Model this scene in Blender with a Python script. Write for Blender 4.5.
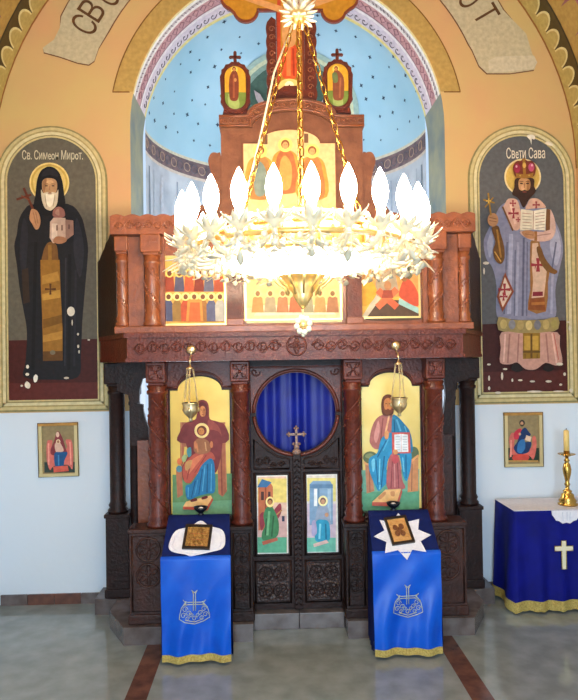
import bpy, bmesh, math, random
from math import sin, cos, pi, radians as R, sqrt
from mathutils import Vector, Matrix
from mathutils.geometry import tessellate_polygon
random.seed(7)
SC = bpy.context.scene
COL = SC.collection
for o in list(bpy.data.objects): bpy.data.objects.remove(o)

# ---------------------------------------------------------------- camera
FPX, CAMX, CAMZ = 640.0, -0.212, 2.0
YAW, PIT, ROLL = R(1.98), R(0.80), R(0.855)
FW = Vector((sin(YAW)*cos(PIT), cos(YAW)*cos(PIT), sin(PIT)))
RT = Vector((cos(YAW), -sin(YAW), 0)); UP = RT.cross(FW)
RT2 = RT*cos(ROLL) - UP*sin(ROLL); UP2 = UP*cos(ROLL) + RT*sin(ROLL)
cam_d = bpy.data.cameras.new('camera'); cam = bpy.data.objects.new('camera', cam_d); COL.objects.link(cam)
m3 = Matrix((RT2, UP2, -FW)).transposed()
cam.matrix_world = Matrix.Translation((CAMX, 0, CAMZ)) @ m3.to_4x4()
cam_d.sensor_fit = 'VERTICAL'; cam_d.sensor_height = 24.0; cam_d.lens = FPX/700*24.0
cam_d.clip_start = 0.05; cam_d.clip_end = 100
SC.camera = cam

def at(px, py, Y):
    """a point of the photograph, on the upright plane y = Y: its x and z in the room"""
    d = FW*FPX + RT2*(px-289) + UP2*(350-py)
    t = Y/d.y
    return (CAMX + d.x*t, CAMZ + d.z*t)

# ---------------------------------------------------------------- world, light, exposure
w = bpy.data.worlds.new('sky'); SC.world = w; w.use_nodes = True
w.node_tree.nodes['Background'].inputs[0].default_value = (0.62, 0.78, 1.0, 1)
w.node_tree.nodes['Background'].inputs[1].default_value = 1.0
SC.view_settings.view_transform = 'Standard'
try: SC.view_settings.look = 'None'
except Exception: pass
SC.view_settings.gamma = 1.0
SC.view_settings.use_curve_mapping = False
SC.view_settings.exposure = 0.0
SC.cycles.use_denoising = True
SC.cycles.max_bounces = 8

def area(name, loc, rot, sx, sy, power, col):
    l = bpy.data.lights.new(name, 'AREA'); l.shape = 'RECTANGLE'; l.size = sx; l.size_y = sy
    l.energy = power; l.color = col
    o = bpy.data.objects.new(name, l); o.location = loc; o.rotation_euler = rot; COL.objects.link(o); return o
# daylight: the open door and fan window in the entrance wall, windows in both nave walls, windows in the apse
area('daylight_entrance', (0, -2.9, 1.9), (R(90), 0, 0), 2.6, 3.0, 320, (0.60, 0.81, 1.0))
area('daylight_nave_left', (-2.40, 1.3, 2.3), (R(90), 0, R(-90)), 1.2, 1.9, 14, (0.62, 0.82, 1.0))
area('daylight_nave_right', (2.40, 1.3, 2.3), (R(90), 0, R(90)), 1.2, 1.9, 14, (0.62, 0.82, 1.0))
area('daylight_apse_left', (-1.18, 6.25, 2.5), (R(90), 0, R(-60)), 0.5, 1.2, 75, (0.80, 0.90, 1.0))
area('daylight_apse_right', (1.18, 6.25, 2.5), (R(90), 0, R(60)), 0.5, 1.2, 75, (0.80, 0.90, 1.0))
BULB = 105.0        # brightness of a candle bulb
BOWL = 12.0         # brightness of the chandelier's lit glass bowl

# ---------------------------------------------------------------- materials
def lin(c):
    if isinstance(c, str): c = tuple(int(c[i:i+2], 16) for i in (0, 2, 4))
    return tuple((v/255/12.92 if v/255 <= .04045 else ((v/255+.055)/1.055)**2.4) for v in c) + (1,)
def mat(name, c, rough=.6, metal=0, c2=None, scale=6, bump=0, bscale=30, coat=0, emit=0, spec=.5, sheen=0, kind='NOISE', trans=0, detail=4):
    m = bpy.data.materials.new(name); m.use_nodes = True
    nt = m.node_tree; b = nt.nodes['Principled BSDF']; L = nt.links
    b.inputs['Base Color'].default_value = lin(c); b.inputs['Roughness'].default_value = rough
    b.inputs['Metallic'].default_value = metal; b.inputs['Coat Weight'].default_value = coat
    b.inputs['Coat Roughness'].default_value = .12
    b.inputs['Specular IOR Level'].default_value = spec; b.inputs['Sheen Weight'].default_value = sheen
    b.inputs['Transmission Weight'].default_value = trans
    tc = nt.nodes.new('ShaderNodeNewGeometry')
    if c2 is not None:
        n = nt.nodes.new('ShaderNodeTexNoise'); n.inputs['Scale'].default_value = scale; n.inputs['Detail'].default_value = detail
        L.new(tc.outputs['Position'], n.inputs['Vector'])
        r = nt.nodes.new('ShaderNodeValToRGB'); r.color_ramp.elements[0].position = .35; r.color_ramp.elements[1].position = .68
        r.color_ramp.elements[0].color = lin(c); r.color_ramp.elements[1].color = lin(c2)
        L.new(n.outputs['Fac'], r.inputs[0]); L.new(r.outputs[0], b.inputs['Base Color'])
    if bump:
        if kind == 'VORONOI':
            n2 = nt.nodes.new('ShaderNodeTexVoronoi'); n2.inputs['Scale'].default_value = bscale; out = n2.outputs['Distance']
        else:
            n2 = nt.nodes.new('ShaderNodeTexNoise'); n2.inputs['Scale'].default_value = bscale; n2.inputs['Detail'].default_value = 5; out = n2.outputs['Fac']
        L.new(tc.outputs['Position'], n2.inputs['Vector'])
        bp = nt.nodes.new('ShaderNodeBump'); bp.inputs['Strength'].default_value = bump; bp.inputs['Distance'].default_value = .02
        L.new(out, bp.inputs['Height']); L.new(bp.outputs[0], b.inputs['Normal'])
    if emit:
        b.inputs['Emission Color'].default_value = lin(c); b.inputs['Emission Strength'].default_value = emit
    return m
_P = {}
def paint(c):
    """a flat oil or tempera colour, slightly brushy"""
    if c not in _P:
        v = tuple(int(c[i:i+2], 16) for i in (0, 2, 4))
        _P[c] = mat('paint_'+c, c, .55, c2=tuple(min(255, int(x*1.08+5)) for x in v), scale=28, spec=.3)
    return _P[c]
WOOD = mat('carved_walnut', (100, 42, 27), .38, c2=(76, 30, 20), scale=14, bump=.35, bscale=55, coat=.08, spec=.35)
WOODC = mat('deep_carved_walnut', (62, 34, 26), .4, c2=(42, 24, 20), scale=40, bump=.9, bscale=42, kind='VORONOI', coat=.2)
WOODD = mat('dark_shaded_walnut', (46, 27, 23), .45, c2=(33, 20, 17), scale=14, bump=.3, bscale=50, spec=.25)  # dark walnut; on wings and rear posts the shade is put into its colour
WOODG = mat('washed_walnut', (128, 82, 58), .5, c2=(106, 64, 46), scale=12, bump=.25, bscale=40, spec=.3)  # gable walnut, its colour paled by the light that washes it out
WOODP = mat('half_shaded_walnut', (66, 35, 26), .42, c2=(48, 26, 20), scale=14, bump=.3, bscale=50, spec=.35)  # walnut for low outer parts, their shade put into the colour
WOODL = mat('lit_walnut', (142, 78, 44), .4, c2=(114, 58, 34), scale=12, bump=.25, bscale=40, coat=.25)  # walnut of lit parts, the chandelier's warm light put into its colour
BRASS = mat('brass', (196, 152, 74), .25, 1.0)
PBRASS = mat('pale_brass', (226, 204, 156), .3, .9)
GOLDM = mat('gilt_metal', (236, 202, 130), .3, .8)
WGOLD = mat('white_gold_leaf', (250, 238, 206), .35, .25)
BLACK = mat('black_lacquer', (24, 20, 20), .3)
IRON = mat('dark_bowl_metal', (30, 34, 44), .3, .6)
WHITE = mat('white_cotton', (232, 232, 238), .85, c2=(222, 222, 230), scale=40, bump=.2, bscale=160)
NAVY = mat('shaded_navy_cloth', (8, 28, 88), .75, c2=(6, 22, 76), scale=20, spec=.2)  # cover blue darker than the satin, mostly lighting put into the colour
SATIN = mat('royal_blue_satin', (0, 88, 204), .34, c2=(0, 74, 188), scale=7, spec=.35)
BLUECL = mat('deep_blue_cloth', (6, 16, 122), .7, c2=(4, 12, 104), scale=8, spec=.2)
CURT = mat('blue_curtain', (2, 28, 142), .5, c2=(2, 20, 120), scale=6)
FRINGE = mat('gold_fringe', (198, 178, 98), .6, c2=(158, 134, 60), scale=90, bump=.5, bscale=200)
EMBRO = mat('silver_gold_embroidery', (170, 190, 205), .45, c2=(176, 170, 120), scale=60)
MARBLE = mat('brown_marble', (112, 76, 64), .18, c2=(78, 54, 50), scale=11, detail=8)
GMARB = mat('grey_brown_marble', (112, 104, 102), .2, c2=(86, 74, 72), scale=9, detail=8)
CANDLE = mat('beeswax', (232, 200, 120), .5)
BULBM = mat('lit_bulb', (255, 236, 204), .3, emit=BULB)
BOWLM = mat('lit_frosted_glass', (255, 240, 212), .4, emit=BOWL)
GLASS = mat('window_glass', (225, 238, 250), .05, trans=1.0)

def wallmat():
    m = bpy.data.materials.new('painted_plaster'); m.use_nodes = True; nt = m.node_tree; L = nt.links; b = nt.nodes['Principled BSDF']
    b.inputs['Roughness'].default_value = .6
    g = nt.nodes.new('ShaderNodeNewGeometry'); s = nt.nodes.new('ShaderNodeSeparateXYZ'); L.new(g.outputs['Position'], s.inputs[0])
    gt = nt.nodes.new('ShaderNodeMath'); gt.operation = 'GREATER_THAN'; gt.inputs[1].default_value = 1.585; L.new(s.outputs['Z'], gt.inputs[0])
    n = nt.nodes.new('ShaderNodeTexNoise'); n.inputs['Scale'].default_value = 1.3; n.inputs['Detail'].default_value = 3; L.new(g.outputs['Position'], n.inputs['Vector'])
    r = nt.nodes.new('ShaderNodeValToRGB'); e = r.color_ramp.elements; e[0].position = .36; e[0].color = lin((202, 174, 112)); e[1].position = .66; e[1].color = lin((206, 160, 112))
    L.new(n.outputs['Fac'], r.inputs[0])
    mx = nt.nodes.new('ShaderNodeMix'); mx.data_type = 'RGBA'; L.new(gt.outputs[0], mx.inputs['Factor']); mx.inputs['A'].default_value = lin((214, 225, 234)); L.new(r.outputs[0], mx.inputs['B'])
    L.new(mx.outputs['Result'], b.inputs['Base Color'])
    n3 = nt.nodes.new('ShaderNodeTexNoise'); n3.inputs['Scale'].default_value = 9; bp = nt.nodes.new('ShaderNodeBump'); bp.inputs['Strength'].default_value = .12; bp.inputs['Distance'].default_value = .02
    L.new(g.outputs['Position'], n3.inputs['Vector']); L.new(n3.outputs['Fac'], bp.inputs['Height']); L.new(bp.outputs[0], b.inputs['Normal'])
    return m
WALL = wallmat()
def floormat():
    m = bpy.data.materials.new('polished_terrazzo'); m.use_nodes = True; nt = m.node_tree; L = nt.links; b = nt.nodes['Principled BSDF']
    b.inputs['Roughness'].default_value = .10; b.inputs['Specular IOR Level'].default_value = .7
    g = nt.nodes.new('ShaderNodeNewGeometry')
    n = nt.nodes.new('ShaderNodeTexNoise'); n.inputs['Scale'].default_value = 7; n.inputs['Detail'].default_value = 9; L.new(g.outputs['Position'], n.inputs['Vector'])
    r = nt.nodes.new('ShaderNodeValToRGB'); e = r.color_ramp.elements; e[0].position = .35; e[0].color = lin((124, 134, 133)); e[1].position = .68; e[1].color = lin((144, 154, 153))
    L.new(n.outputs['Fac'], r.inputs[0]); L.new(r.outputs[0], b.inputs['Base Color'])
    n2 = nt.nodes.new('ShaderNodeTexNoise'); n2.inputs['Scale'].default_value = 3; L.new(g.outputs['Position'], n2.inputs['Vector'])
    bp = nt.nodes.new('ShaderNodeBump'); bp.inputs['Strength'].default_value = .008; bp.inputs['Distance'].default_value = .02; L.new(n2.outputs['Fac'], bp.inputs['Height']); L.new(bp.outputs[0], b.inputs['Normal'])
    return m
FLOOR = floormat()
DOME = mat('sky_blue_fresco', (156, 198, 216), .42, c2=(172, 208, 224), scale=1.6, coat=.15)
APSEW = mat('grey_marbled_fresco', (192, 198, 204), .6, c2=(150, 158, 168), scale=3, detail=6)
JAMB = mat('green_grey_marbled_fresco', (150, 150, 122), .6, c2=(112, 124, 122), scale=4, detail=6)
WHITEP = mat('white_plaster', (228, 232, 238), .7)
BANDM = mat('mauve_brown_band', (128, 104, 104), .6, c2=(92, 80, 88), scale=16, detail=5)

# ---------------------------------------------------------------- object helpers
def org(o):
    v = Vector((0, 0, 0))
    while o is not None: v = v + o.location; o = o.parent
    return v
def tag(o, label=None, cat=None, group=None, kind=None):
    if label: o['label'] = label
    if cat: o['category'] = cat
    if group: o['group'] = group
    if kind: o['kind'] = kind
    return o
def thing(name, loc, label, cat, group=None):
    o = bpy.data.objects.new(name, None); o.empty_display_size = .05; COL.objects.link(o); o.location = loc
    return tag(o, label, cat, group)
def copy_tree(o, parent=None):
    c = o.copy(); COL.objects.link(c); c.parent = parent
    for ch in list(o.children): copy_tree(ch, c)
    return c

class MB:
    """collects shapes in room coordinates; build() links them as one mesh object"""
    def __init__(s): s.v = []; s.f = []; s.m = []; s.sm = []; s.mats = []
    def mi(s, m):
        if m not in s.mats: s.mats.append(m)
        return s.mats.index(m)
    def add(s, vs, fs, m, smooth=False):
        k = len(s.v); i = s.mi(m)
        s.v += [tuple(v) for v in vs]
        for f in fs: s.f.append(tuple(a+k for a in f)); s.m.append(i); s.sm.append(smooth)
        return s
    def box(s, x0, x1, y0, y1, z0, z1, m, bev=0):
        if bev:
            bm = bmesh.new(); bmesh.ops.create_cube(bm, size=1)
            for v in bm.verts: v.co = Vector(((x0+x1)/2+v.co.x*(x1-x0), (y0+y1)/2+v.co.y*(y1-y0), (z0+z1)/2+v.co.z*(z1-z0)))
            bmesh.ops.bevel(bm, geom=bm.edges[:], offset=bev, segments=2, affect='EDGES', profile=.5)
            bm.verts.index_update()
            s.add([v.co for v in bm.verts], [[v.index for v in f.verts] for f in bm.faces], m); bm.free(); return s
        return s.add([(x0,y0,z0),(x1,y0,z0),(x1,y1,z0),(x0,y1,z0),(x0,y0,z1),(x1,y0,z1),(x1,y1,z1),(x0,y1,z1)],
                     [(0,3,2,1),(4,5,6,7),(0,1,5,4),(1,2,6,5),(2,3,7,6),(3,0,4,7)], m)
    def lathe(s, prof, c, m, n=20, axis='z', smooth=True):
        """prof: (radius, height) pairs turned about an upright axis at c"""
        vs = []; fs = []
        for r, h in prof:
            for k in range(n):
                a = 2*pi*k/n
                if axis == 'z': vs.append((c[0]+r*cos(a), c[1]+r*sin(a), c[2]+h))
                else: vs.append((c[0]+r*cos(a), c[1]-h, c[2]+r*sin(a)))
        for i in range(len(prof)-1):
            for k in range(n):
                a, b2 = i*n+k, i*n+(k+1) % n
                fs.append((a, b2, b2+n, a+n))
        fs.append(tuple(range(n))[::-1]); fs.append(tuple(range((len(prof)-1)*n, len(prof)*n)))
        return s.add(vs, fs, m, smooth)
    def tube(s, pts, r, m, n=6, closed=False, r2=None):
        pts = [Vector(p) for p in pts]; N = len(pts); vs = []; fs = []; up = None
        for i, p in enumerate(pts):
            if closed: t = (pts[(i+1) % N]-pts[i-1])
            else: t = pts[min(i+1, N-1)]-pts[max(i-1, 0)]
            t = t.normalized() if t.length > 1e-9 else Vector((0, 0, 1))
            if up is None:
                up = Vector((0, 0, 1)) if abs(t.z) < .9 else Vector((1, 0, 0))
            up = (up - t*up.dot(t)); up = up.normalized() if up.length > 1e-6 else t.orthogonal().normalized()
            q = t.cross(up)
            rr = r if r2 is None else r+(r2-r)*i/max(1, N-1)
            for k in range(n):
                a = 2*pi*k/n; vs.append(p+up*(rr*cos(a))+q*(rr*sin(a)))
        for i in range(N if closed else N-1):
            for k in range(n):
                a = i*n+k; b2 = i*n+(k+1) % n; c2 = ((i+1) % N)*n+(k+1) % n; d = ((i+1) % N)*n+k
                fs.append((a, b2, c2, d))
        if not closed: fs.append(tuple(range(n))[::-1]); fs.append(tuple(range((N-1)*n, N*n)))
        return s.add(vs, fs, m, True)
    def ball(s, c, r, m, n=10, sx=1, sy=1, sz=1):
        vs = []; fs = []
        for i in range(n+1):
            th = pi*i/n
            for k in range(n*2):
                a = pi*k/n; vs.append((c[0]+r*sx*sin(th)*cos(a), c[1]+r*sy*sin(th)*sin(a), c[2]+r*sz*cos(th)))
        for i in range(n):
            for k in range(n*2):
                fs.append((i*2*n+k, (i+1)*2*n+k, (i+1)*2*n+(k+1) % (2*n), i*2*n+(k+1) % (2*n)))
        return s.add(vs, fs, m, True)
    def prism(s, pts, y0, y1, m):
        """outline of (x, z) points, front at y0, back at y1"""
        n = len(pts); a = sum(pts[i][0]*pts[(i+1) % n][1]-pts[(i+1) % n][0]*pts[i][1] for i in range(n))
        if a < 0: pts = pts[::-1]
        tri = tessellate_polygon([[Vector((p[0], p[1], 0)) for p in pts]])
        vs = [(p[0], y0, p[1]) for p in pts]+[(p[0], y1, p[1]) for p in pts]
        fs = []
        for t in tri:
            t = list(t); p = [pts[i] for i in t]
            ar = (p[1][0]-p[0][0])*(p[2][1]-p[0][1])-(p[2][0]-p[0][0])*(p[1][1]-p[0][1])
            if ar < 0: t = t[::-1]
            fs.append(tuple(t)); fs.append(tuple(i+n for i in t[::-1]))
        fs += [(i, i+n, (i+1) % n+n, (i+1) % n) for i in range(n)]
        return s.add(vs, fs, m)
    def flat(s, pts3, m, pts2=None):
        """a flat many-cornered patch through 3-D points, cut into triangles"""
        p2 = pts2 or [(p[0], p[2]) for p in pts3]
        fs = []
        for t in tessellate_polygon([[Vector((p[0], p[1], 0)) for p in p2]]):
            t = list(t); p = [p2[i] for i in t]
            if (p[1][0]-p[0][0])*(p[2][1]-p[0][1])-(p[2][0]-p[0][0])*(p[1][1]-p[0][1]) < 0: t = t[::-1]
            fs.append(tuple(t))
        return s.add(pts3, fs, m)
    def ring(s, A, B, y0, y1, m, closed=False):
        """band between two outlines of equal count, (x, z), front y0, back y1"""
        n = len(A); vs = [(p[0], y0, p[1]) for p in A]+[(p[0], y0, p[1]) for p in B]+[(p[0], y1, p[1]) for p in A]+[(p[0], y1, p[1]) for p in B]; fs = []
        for i in range(n if closed else n-1):
            j = (i+1) % n
            fs += [(i, j, n+j, n+i), (2*n+j, 2*n+i, 3*n+i, 3*n+j), (j, i, 2*n+i, 2*n+j), (n+i, n+j, 3*n+j, 3*n+i)]
        if not closed: fs += [(0, n, 3*n, 2*n), (n-1, 2*n-1+0, 4*n-1, 3*n-1)]
        return s.add(vs, fs, m)
    def build(s, name, parent=None, **kw):
        me = bpy.data.meshes.new(name); off = org(parent) if parent else Vector((0, 0, 0))
        me.from_pydata([tuple(Vector(v)-off) for v in s.v], [], s.f)
        for m in s.mats: me.materials.append(m)
        me.polygons.foreach_set('material_index', s.m); me.polygons.foreach_set('use_smooth', s.sm)
        bm = bmesh.new(); bm.from_mesh(me); bmesh.ops.recalc_face_normals(bm, faces=bm.faces); bm.to_mesh(me); bm.free()
        me.update()
        o = bpy.data.objects.new(name, me); COL.objects.link(o)
        if parent: o.parent = parent
        return tag(o, **kw)

def smooth(pts, n=5):
    """closed Catmull-Rom outline"""
    out = []; N = len(pts)
    for i in range(N):
        p0, p1, p2, p3 = (Vector(pts[(i+k) % N][:2]) for k in (-1, 0, 1, 2))
        for j in range(n):
            t = j/n
            out.append(tuple(.5*((2*p1)+(p2-p0)*t+(2*p0-5*p1+4*p2-p3)*t*t+(3*p1-p0-3*p2+p3)*t**3)))
    return out
def el(cx, cy, rx, ry, n=22): return [(cx+rx*cos(2*pi*k/n), cy+ry*sin(2*pi*k/n)) for k in range(n)]
def rc(x0, y0, x1, y1): return [(x0, y0), (x1, y0), (x1, y1), (x0, y1)]
def ln(x0, y0, x1, y1, w):
    dx, dy = x1-x0, y1-y0; l = sqrt(dx*dx+dy*dy) or 1; nx, ny = -dy/l*w/2, dx/l*w/2
    return [(x0+nx, y0+ny), (x1+nx, y1+ny), (x1-nx, y1-ny), (x0-nx, y0-ny)]
def cross4(cx, cy, r, w): # a small cross with flared ends
    return [(cx-w*.5, cy-w*.5), (cx-w, cy-r), (cx+w, cy-r), (cx+w*.5, cy-w*.5), (cx+r, cy-w), (cx+r, cy+w), (cx+w*.5, cy+w*.5), (cx+w, cy+r), (cx-w, cy+r), (cx-w*.5, cy+w*.5), (cx-r, cy+w), (cx-r, cy-w)]
def T(x0, y0, sc): return lambda p: (x0+p[0]/sc, y0+p[1]/sc)
def picture(name, parent, Y, layers, eps=.0004, world=None, thick=.006):
    """a painted panel: colour shapes laid over each other; first entries of world are (x, z) outlines"""
    mb = MB(); k = 0
    for c, pts in (world or []):
        mb.prism(pts, Y-k*eps, Y-k*eps+(thick if k == 0 else eps*.5), paint(c) if isinstance(c, str) else c); k += 1
    for t, c, pts in layers:
        q = [at(*t(p), Y) for p in pts]
        mb.flat([(x, Y-k*eps, z) for x, z in q], paint(c) if isinstance(c, str) else c); k += 1
    return mb.build(name, parent)
def arch(cx, hw, zb, zs, n=24, rz=None):
    """outline of a round-headed panel, from lower left over the arch to lower right"""
    rz = rz or hw
    return [(cx-hw, zb)]+[(cx-hw*cos(pi*k/n), zs+rz*sin(pi*k/n)) for k in range(n+1)]+[(cx+hw, zb)]
def arc(cx, cz, r, a0, a1, n=32): return [(cx+r*sin(R(a0+(a1-a0)*k/n)), cz+r*cos(R(a0+(a1-a0)*k/n))) for k in range(n+1)]
_font = []
def letters(txt, size, xz, y, rot, m, mb, thick=.002, fit=None):
    """lettering turned into mesh and added to mb; xz is its centre"""
    cu = bpy.data.curves.new('lettering', 'FONT'); cu.body = txt; cu.size = size; cu.extrude = thick; cu.align_x = 'CENTER'; cu.align_y = 'CENTER'
    ob = bpy.data.objects.new('lettering', cu); COL.objects.link(ob)
    dg = bpy.context.evaluated_depsgraph_get(); me = bpy.data.meshes.new_from_object(ob.evaluated_get(dg))
    xs = [v.co.x for v in me.vertices]; ys = [v.co.y for v in me.vertices]
    cx, cy = (min(xs)+max(xs))/2, (min(ys)+max(ys))/2; sx = fit/(max(xs)-min(xs)) if fit else 1
    c, s_ = cos(rot), sin(rot); vs = []
    for v in me.vertices:
        a, b2 = (v.co.x-cx)*sx, v.co.y-cy
        vs.append((xz[0]+a*c-b2*s_, y-v.co.z, xz[1]+a*s_+b2*c))
    mb.add(vs, [tuple(p.vertices) for p in me.polygons], m)
    bpy.data.objects.remove(ob); bpy.data.meshes.remove(me); bpy.data.curves.remove(cu)

# ================================================================ the room
W = 5.40; HX = 2.47; ZS = 3.60; RV = 2.47        # east wall, half width, springing and radius of the nave vault
OX, OC, OR_ = 1.335, 3.98, 1.335                 # opening of the apse
def S(mb, name, parent=None): return mb.build(name, parent, kind='structure')
N = 40
inner = [(-OX, 0), (-OX, 1.0), (-OX, 2.0), (-OX, 3.0)]+arc(0, OC, OR_, -90, 90, N)+[(OX, 3.0), (OX, 2.0), (OX, 1.0), (OX, 0)]
outer = [(-HX, 0), (-HX, 1.0), (-HX, 2.0), (-HX, 3.0)]+arc(0, ZS, RV, -90, 90, N)+[(HX, 3.0), (HX, 2.0), (HX, 1.0), (HX, 0)]
mb = MB(); n = len(inner)
mb.add([(x, W, z) for x, z in inner]+[(x, W, z) for x, z in outer], [(i, i+1, n+i+1, n+i) for i in range(n-1)], WALL)
S(mb, 'wall_east')
mb = MB(); mb.box(-HX-.3, HX+.3, -3.3, 8.0, -.2, 0, FLOOR); S(mb, 'floor')
for sd, nm in ((-1, 'wall_left'), (1, 'wall_right')):
    mb = MB(); x0, x1 = (HX, HX+.2) if sd > 0 else (-HX-.2, -HX)
    mb.box(x0, x1, -3.2, .7, 0, ZS, WALL); mb.box(x0, x1, 1.9, W, 0, ZS, WALL); mb.box(x0, x1, .7, 1.9, 0, 1.35, WALL); mb.box(x0, x1, .7, 1.9, 3.25, ZS, WALL)
    S(mb, nm)
    mb = MB(); xx = sd*(HX+.08)
    for y in (.7, 1.28, 1.84): mb.box(xx-.03, xx+.03, y, y+.06, 1.35, 3.25, WOODD)
    for z in (1.35, 2.27, 3.19): mb.box(xx-.03, xx+.03, .7, 1.9, z, z+.06, WOODD)
    wf = S(mb, 'window_1' if sd < 0 else 'window_2')
    mb = MB(); mb.box(xx+sd*.04, xx+sd*.05, .7, 1.9, 1.35, 3.25, GLASS); S(mb, 'window_pane', wf)
mb = MB()   # entrance wall with a tall open doorway
mb.box(-HX-.2, -1.3, -3.2, -3.0, 0, 6.2, WALL); mb.box(1.3, HX+.2, -3.2, -3.0, 0, 6.2, WALL); mb.box(-1.3, 1.3, -3.2, -3.0, 3.4, 6.2, WALL)
S(mb, 'wall_entrance')
# nave vault with its painted border, springing from both side walls
VP = mat('vault_fresco', (206, 160, 96), .6, c2=(196, 136, 98), scale=1.4)
mb = MB(); A = arc(0, ZS, RV, -90, 90, 48); B = arc(0, ZS, RV+.2, -90, 90, 48)
mb.ring(A, B, -3.2, W, VP); vault = S(mb, 'ceiling')
mb = MB()
OL = paint('8a5a2c'); SCB = paint('463818'); SCL = paint('a8965a'); SCE = paint('c8c08e'); YEL = paint('94763a'); PUR = paint('7a4a50'); GRN = paint('4a6a34')
def vband(y0, y1, m, r):
    a = arc(0, ZS, r, -90, 90, 48); nn = len(a)
    mb.add([(x, y0, z) for x, z in a]+[(x, y1, z) for x, z in a], [(i, i+1, nn+i+1, nn+i) for i in range(nn-1)], m)
vband(5.375, 5.399, OL, RV-.003)
vband(5.09, 5.375, SCB, RV-.003); vband(5.30, 5.375, SCL, RV-.004)
for k in range(46):
    th = -90+180*(k+.5)/46; q = []
    for (ri, m2, d) in ((.080, SCE, .005), (.066, SCL, .006)):
        vs = [(0, 0)]
        pts = []
        for j in range(17):
            b = pi*j/16; tt = R(th)+ri*cos(b)/RV; yy = 5.305-ri*1.9*sin(b)
            pts.append(((RV-d)*sin(tt), yy, ZS+(RV-d)*cos(tt)))
        mb.add(pts, [(0,)+(j, j+1) for j in range(1, 16)], m2)
vband(4.78, 5.09, YEL, RV-.003); vband(5.08, 5.10, paint('2e2410'), RV-.005)
vband(4.0, 4.78, paint('a8845a'), RV-.003); vband(4.66, 4.80, PUR, RV-.004)
for k in range(30):
    t0 = -90+180*k/30; t1 = t0+3.2; tm = (t0+t1)/2; r = RV-.006
    mb.add([(r*sin(R(t0)), 4.5, ZS+r*cos(R(t0))), (r*sin(R(t1)), 4.5, ZS+r*cos(R(t1))), (r*sin(R(tm)), 4.98, ZS+r*cos(R(tm)))], [(0, 1, 2)], PUR)
S(mb, 'trim_1')
# painted arch border round the apse opening
mb = MB()
mb.ring(arc(0, OC, 1.50, -78.9, 78.9, 60), arc(0, OC, OR_+.004, -77.5, 77.5, 60), W-.003, W, paint('ac8e4e'))
mb.ring(arc(0, OC, 1.508, -78.9, 78.9, 60), arc(0, OC, 1.498, -78.9, 78.9, 60), W-.004, W, paint('7a5424'))
for sd in (-1, 1): mb.box(min(sd*1.336, sd*1.478), max(sd*1.336, sd*1.478), W-.004, W, 4.262, 4.272, paint('7a5424'))
S(mb, 'trim_2')
# ---- apse: jambs and soffit of the opening, apse wall, half dome
DY = 5.95; AR = 1.31; DZ = 4.15
mb = MB()
for sd in (-1, 1):
    mb.box(min(sd*OX, sd*(OX+.3)), max(sd*OX, sd*(OX+.3)), W+.001, DY, 2.3, OC, JAMB); mb.box(min(sd*OX, sd*(OX+.3)), max(sd*OX, sd*(OX+.3)), W+.001, DY, 0, 2.3, WHITEP)
S(mb, 'wall_apse_jambs')
mb = MB()
strips = [(.0, .03, 'd8c888'), (.03, .07, 'e0dcd6'), (.07, .11, 'b4a8a8'), (.11, .15, 'dcd6d2'), (.15, .28, 'b88a8c'), (.28, .30, '8c6a72'), (.30, .34, 'd8d0d0'), (.34, .50, 'c8bcc6'), (.50, .55, 'd8c880')]
for a, b, c in strips:
    aa = arc(0, OC, OR_, -78, 78, 60); nn = len(aa)
    mb.add([(x, W+a, z) for x, z in aa]+[(x, W+b, z) for x, z in aa], [(i, i+1, nn+i+1, nn+i) for i in range(nn-1)], paint(c))
for a0 in (-90, 78):
    aa = arc(0, OC, OR_, a0, a0+12, 8); nn = len(aa)
    mb.add([(x, W+.001, z) for x, z in aa]+[(x, DY, z) for x, z in aa], [(i, i+1, nn+i+1, nn+i) for i in range(nn-1)], JAMB)
def onsof(th, y, r=OR_-.004): return (r*sin(R(th)), y, OC+r*cos(R(th)))
for k in range(44):          # scrolls, lozenges and beads along the soffit
    th = -75+150*k/43
    sp = [onsof(th+(2.6-.28*j)*cos(j*.62)*.62, W+.42+(.062-.0062*j)*sin(j*.62)) for j in range(10)]
    mb.tube(sp, .004, paint('6a5e66'), 4)
    mb.tube([onsof(th-1.4, W+.20), onsof(th, W+.26), onsof(th+1.4, W+.20), onsof(th, W+.165)], .0035, paint('8c6470'), 4, closed=True)
    for q in (-1, 1): mb.tube([onsof(th+q, W+.075), onsof(th+q+.7, W+.105)], .004, paint('7c7276'), 4)
S(mb, 'trim_3')
mb = MB()
n = 32
def apt(a, z, r=AR): return (r*cos(a), DY+r*sin(a)*1.0, z)
for z0, z1, m in ((0, 2.3, WHITEP), (2.3, 3.93, APSEW), (3.93, 3.96, paint('c2b4a4')), (3.96, 4.12, BANDM), (4.12, DZ, paint('c8c0a8'))):
    mb.add([apt(pi*k/n, z0) for k in range(n+1)]+[apt(pi*k/n, z1) for k in range(n+1)], [(k, k+1, n+2+k, n+1+k) for k in range(n)], m, True)
for k in range(40):          # small painted rosettes in the band
    a = pi*(k+.5)/40; r = AR-.004; c = Vector(apt(a, 4.04, r)); tx = Vector((-sin(a), cos(a), 0))
    mb.tube([c+tx*(.045*cos(j*pi/5))+Vector((0, 0, .045*sin(j*pi/5))) for j in range(10)], .005, paint('a8907c' if k % 2 else '5c5862'), 4, closed=True)
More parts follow.
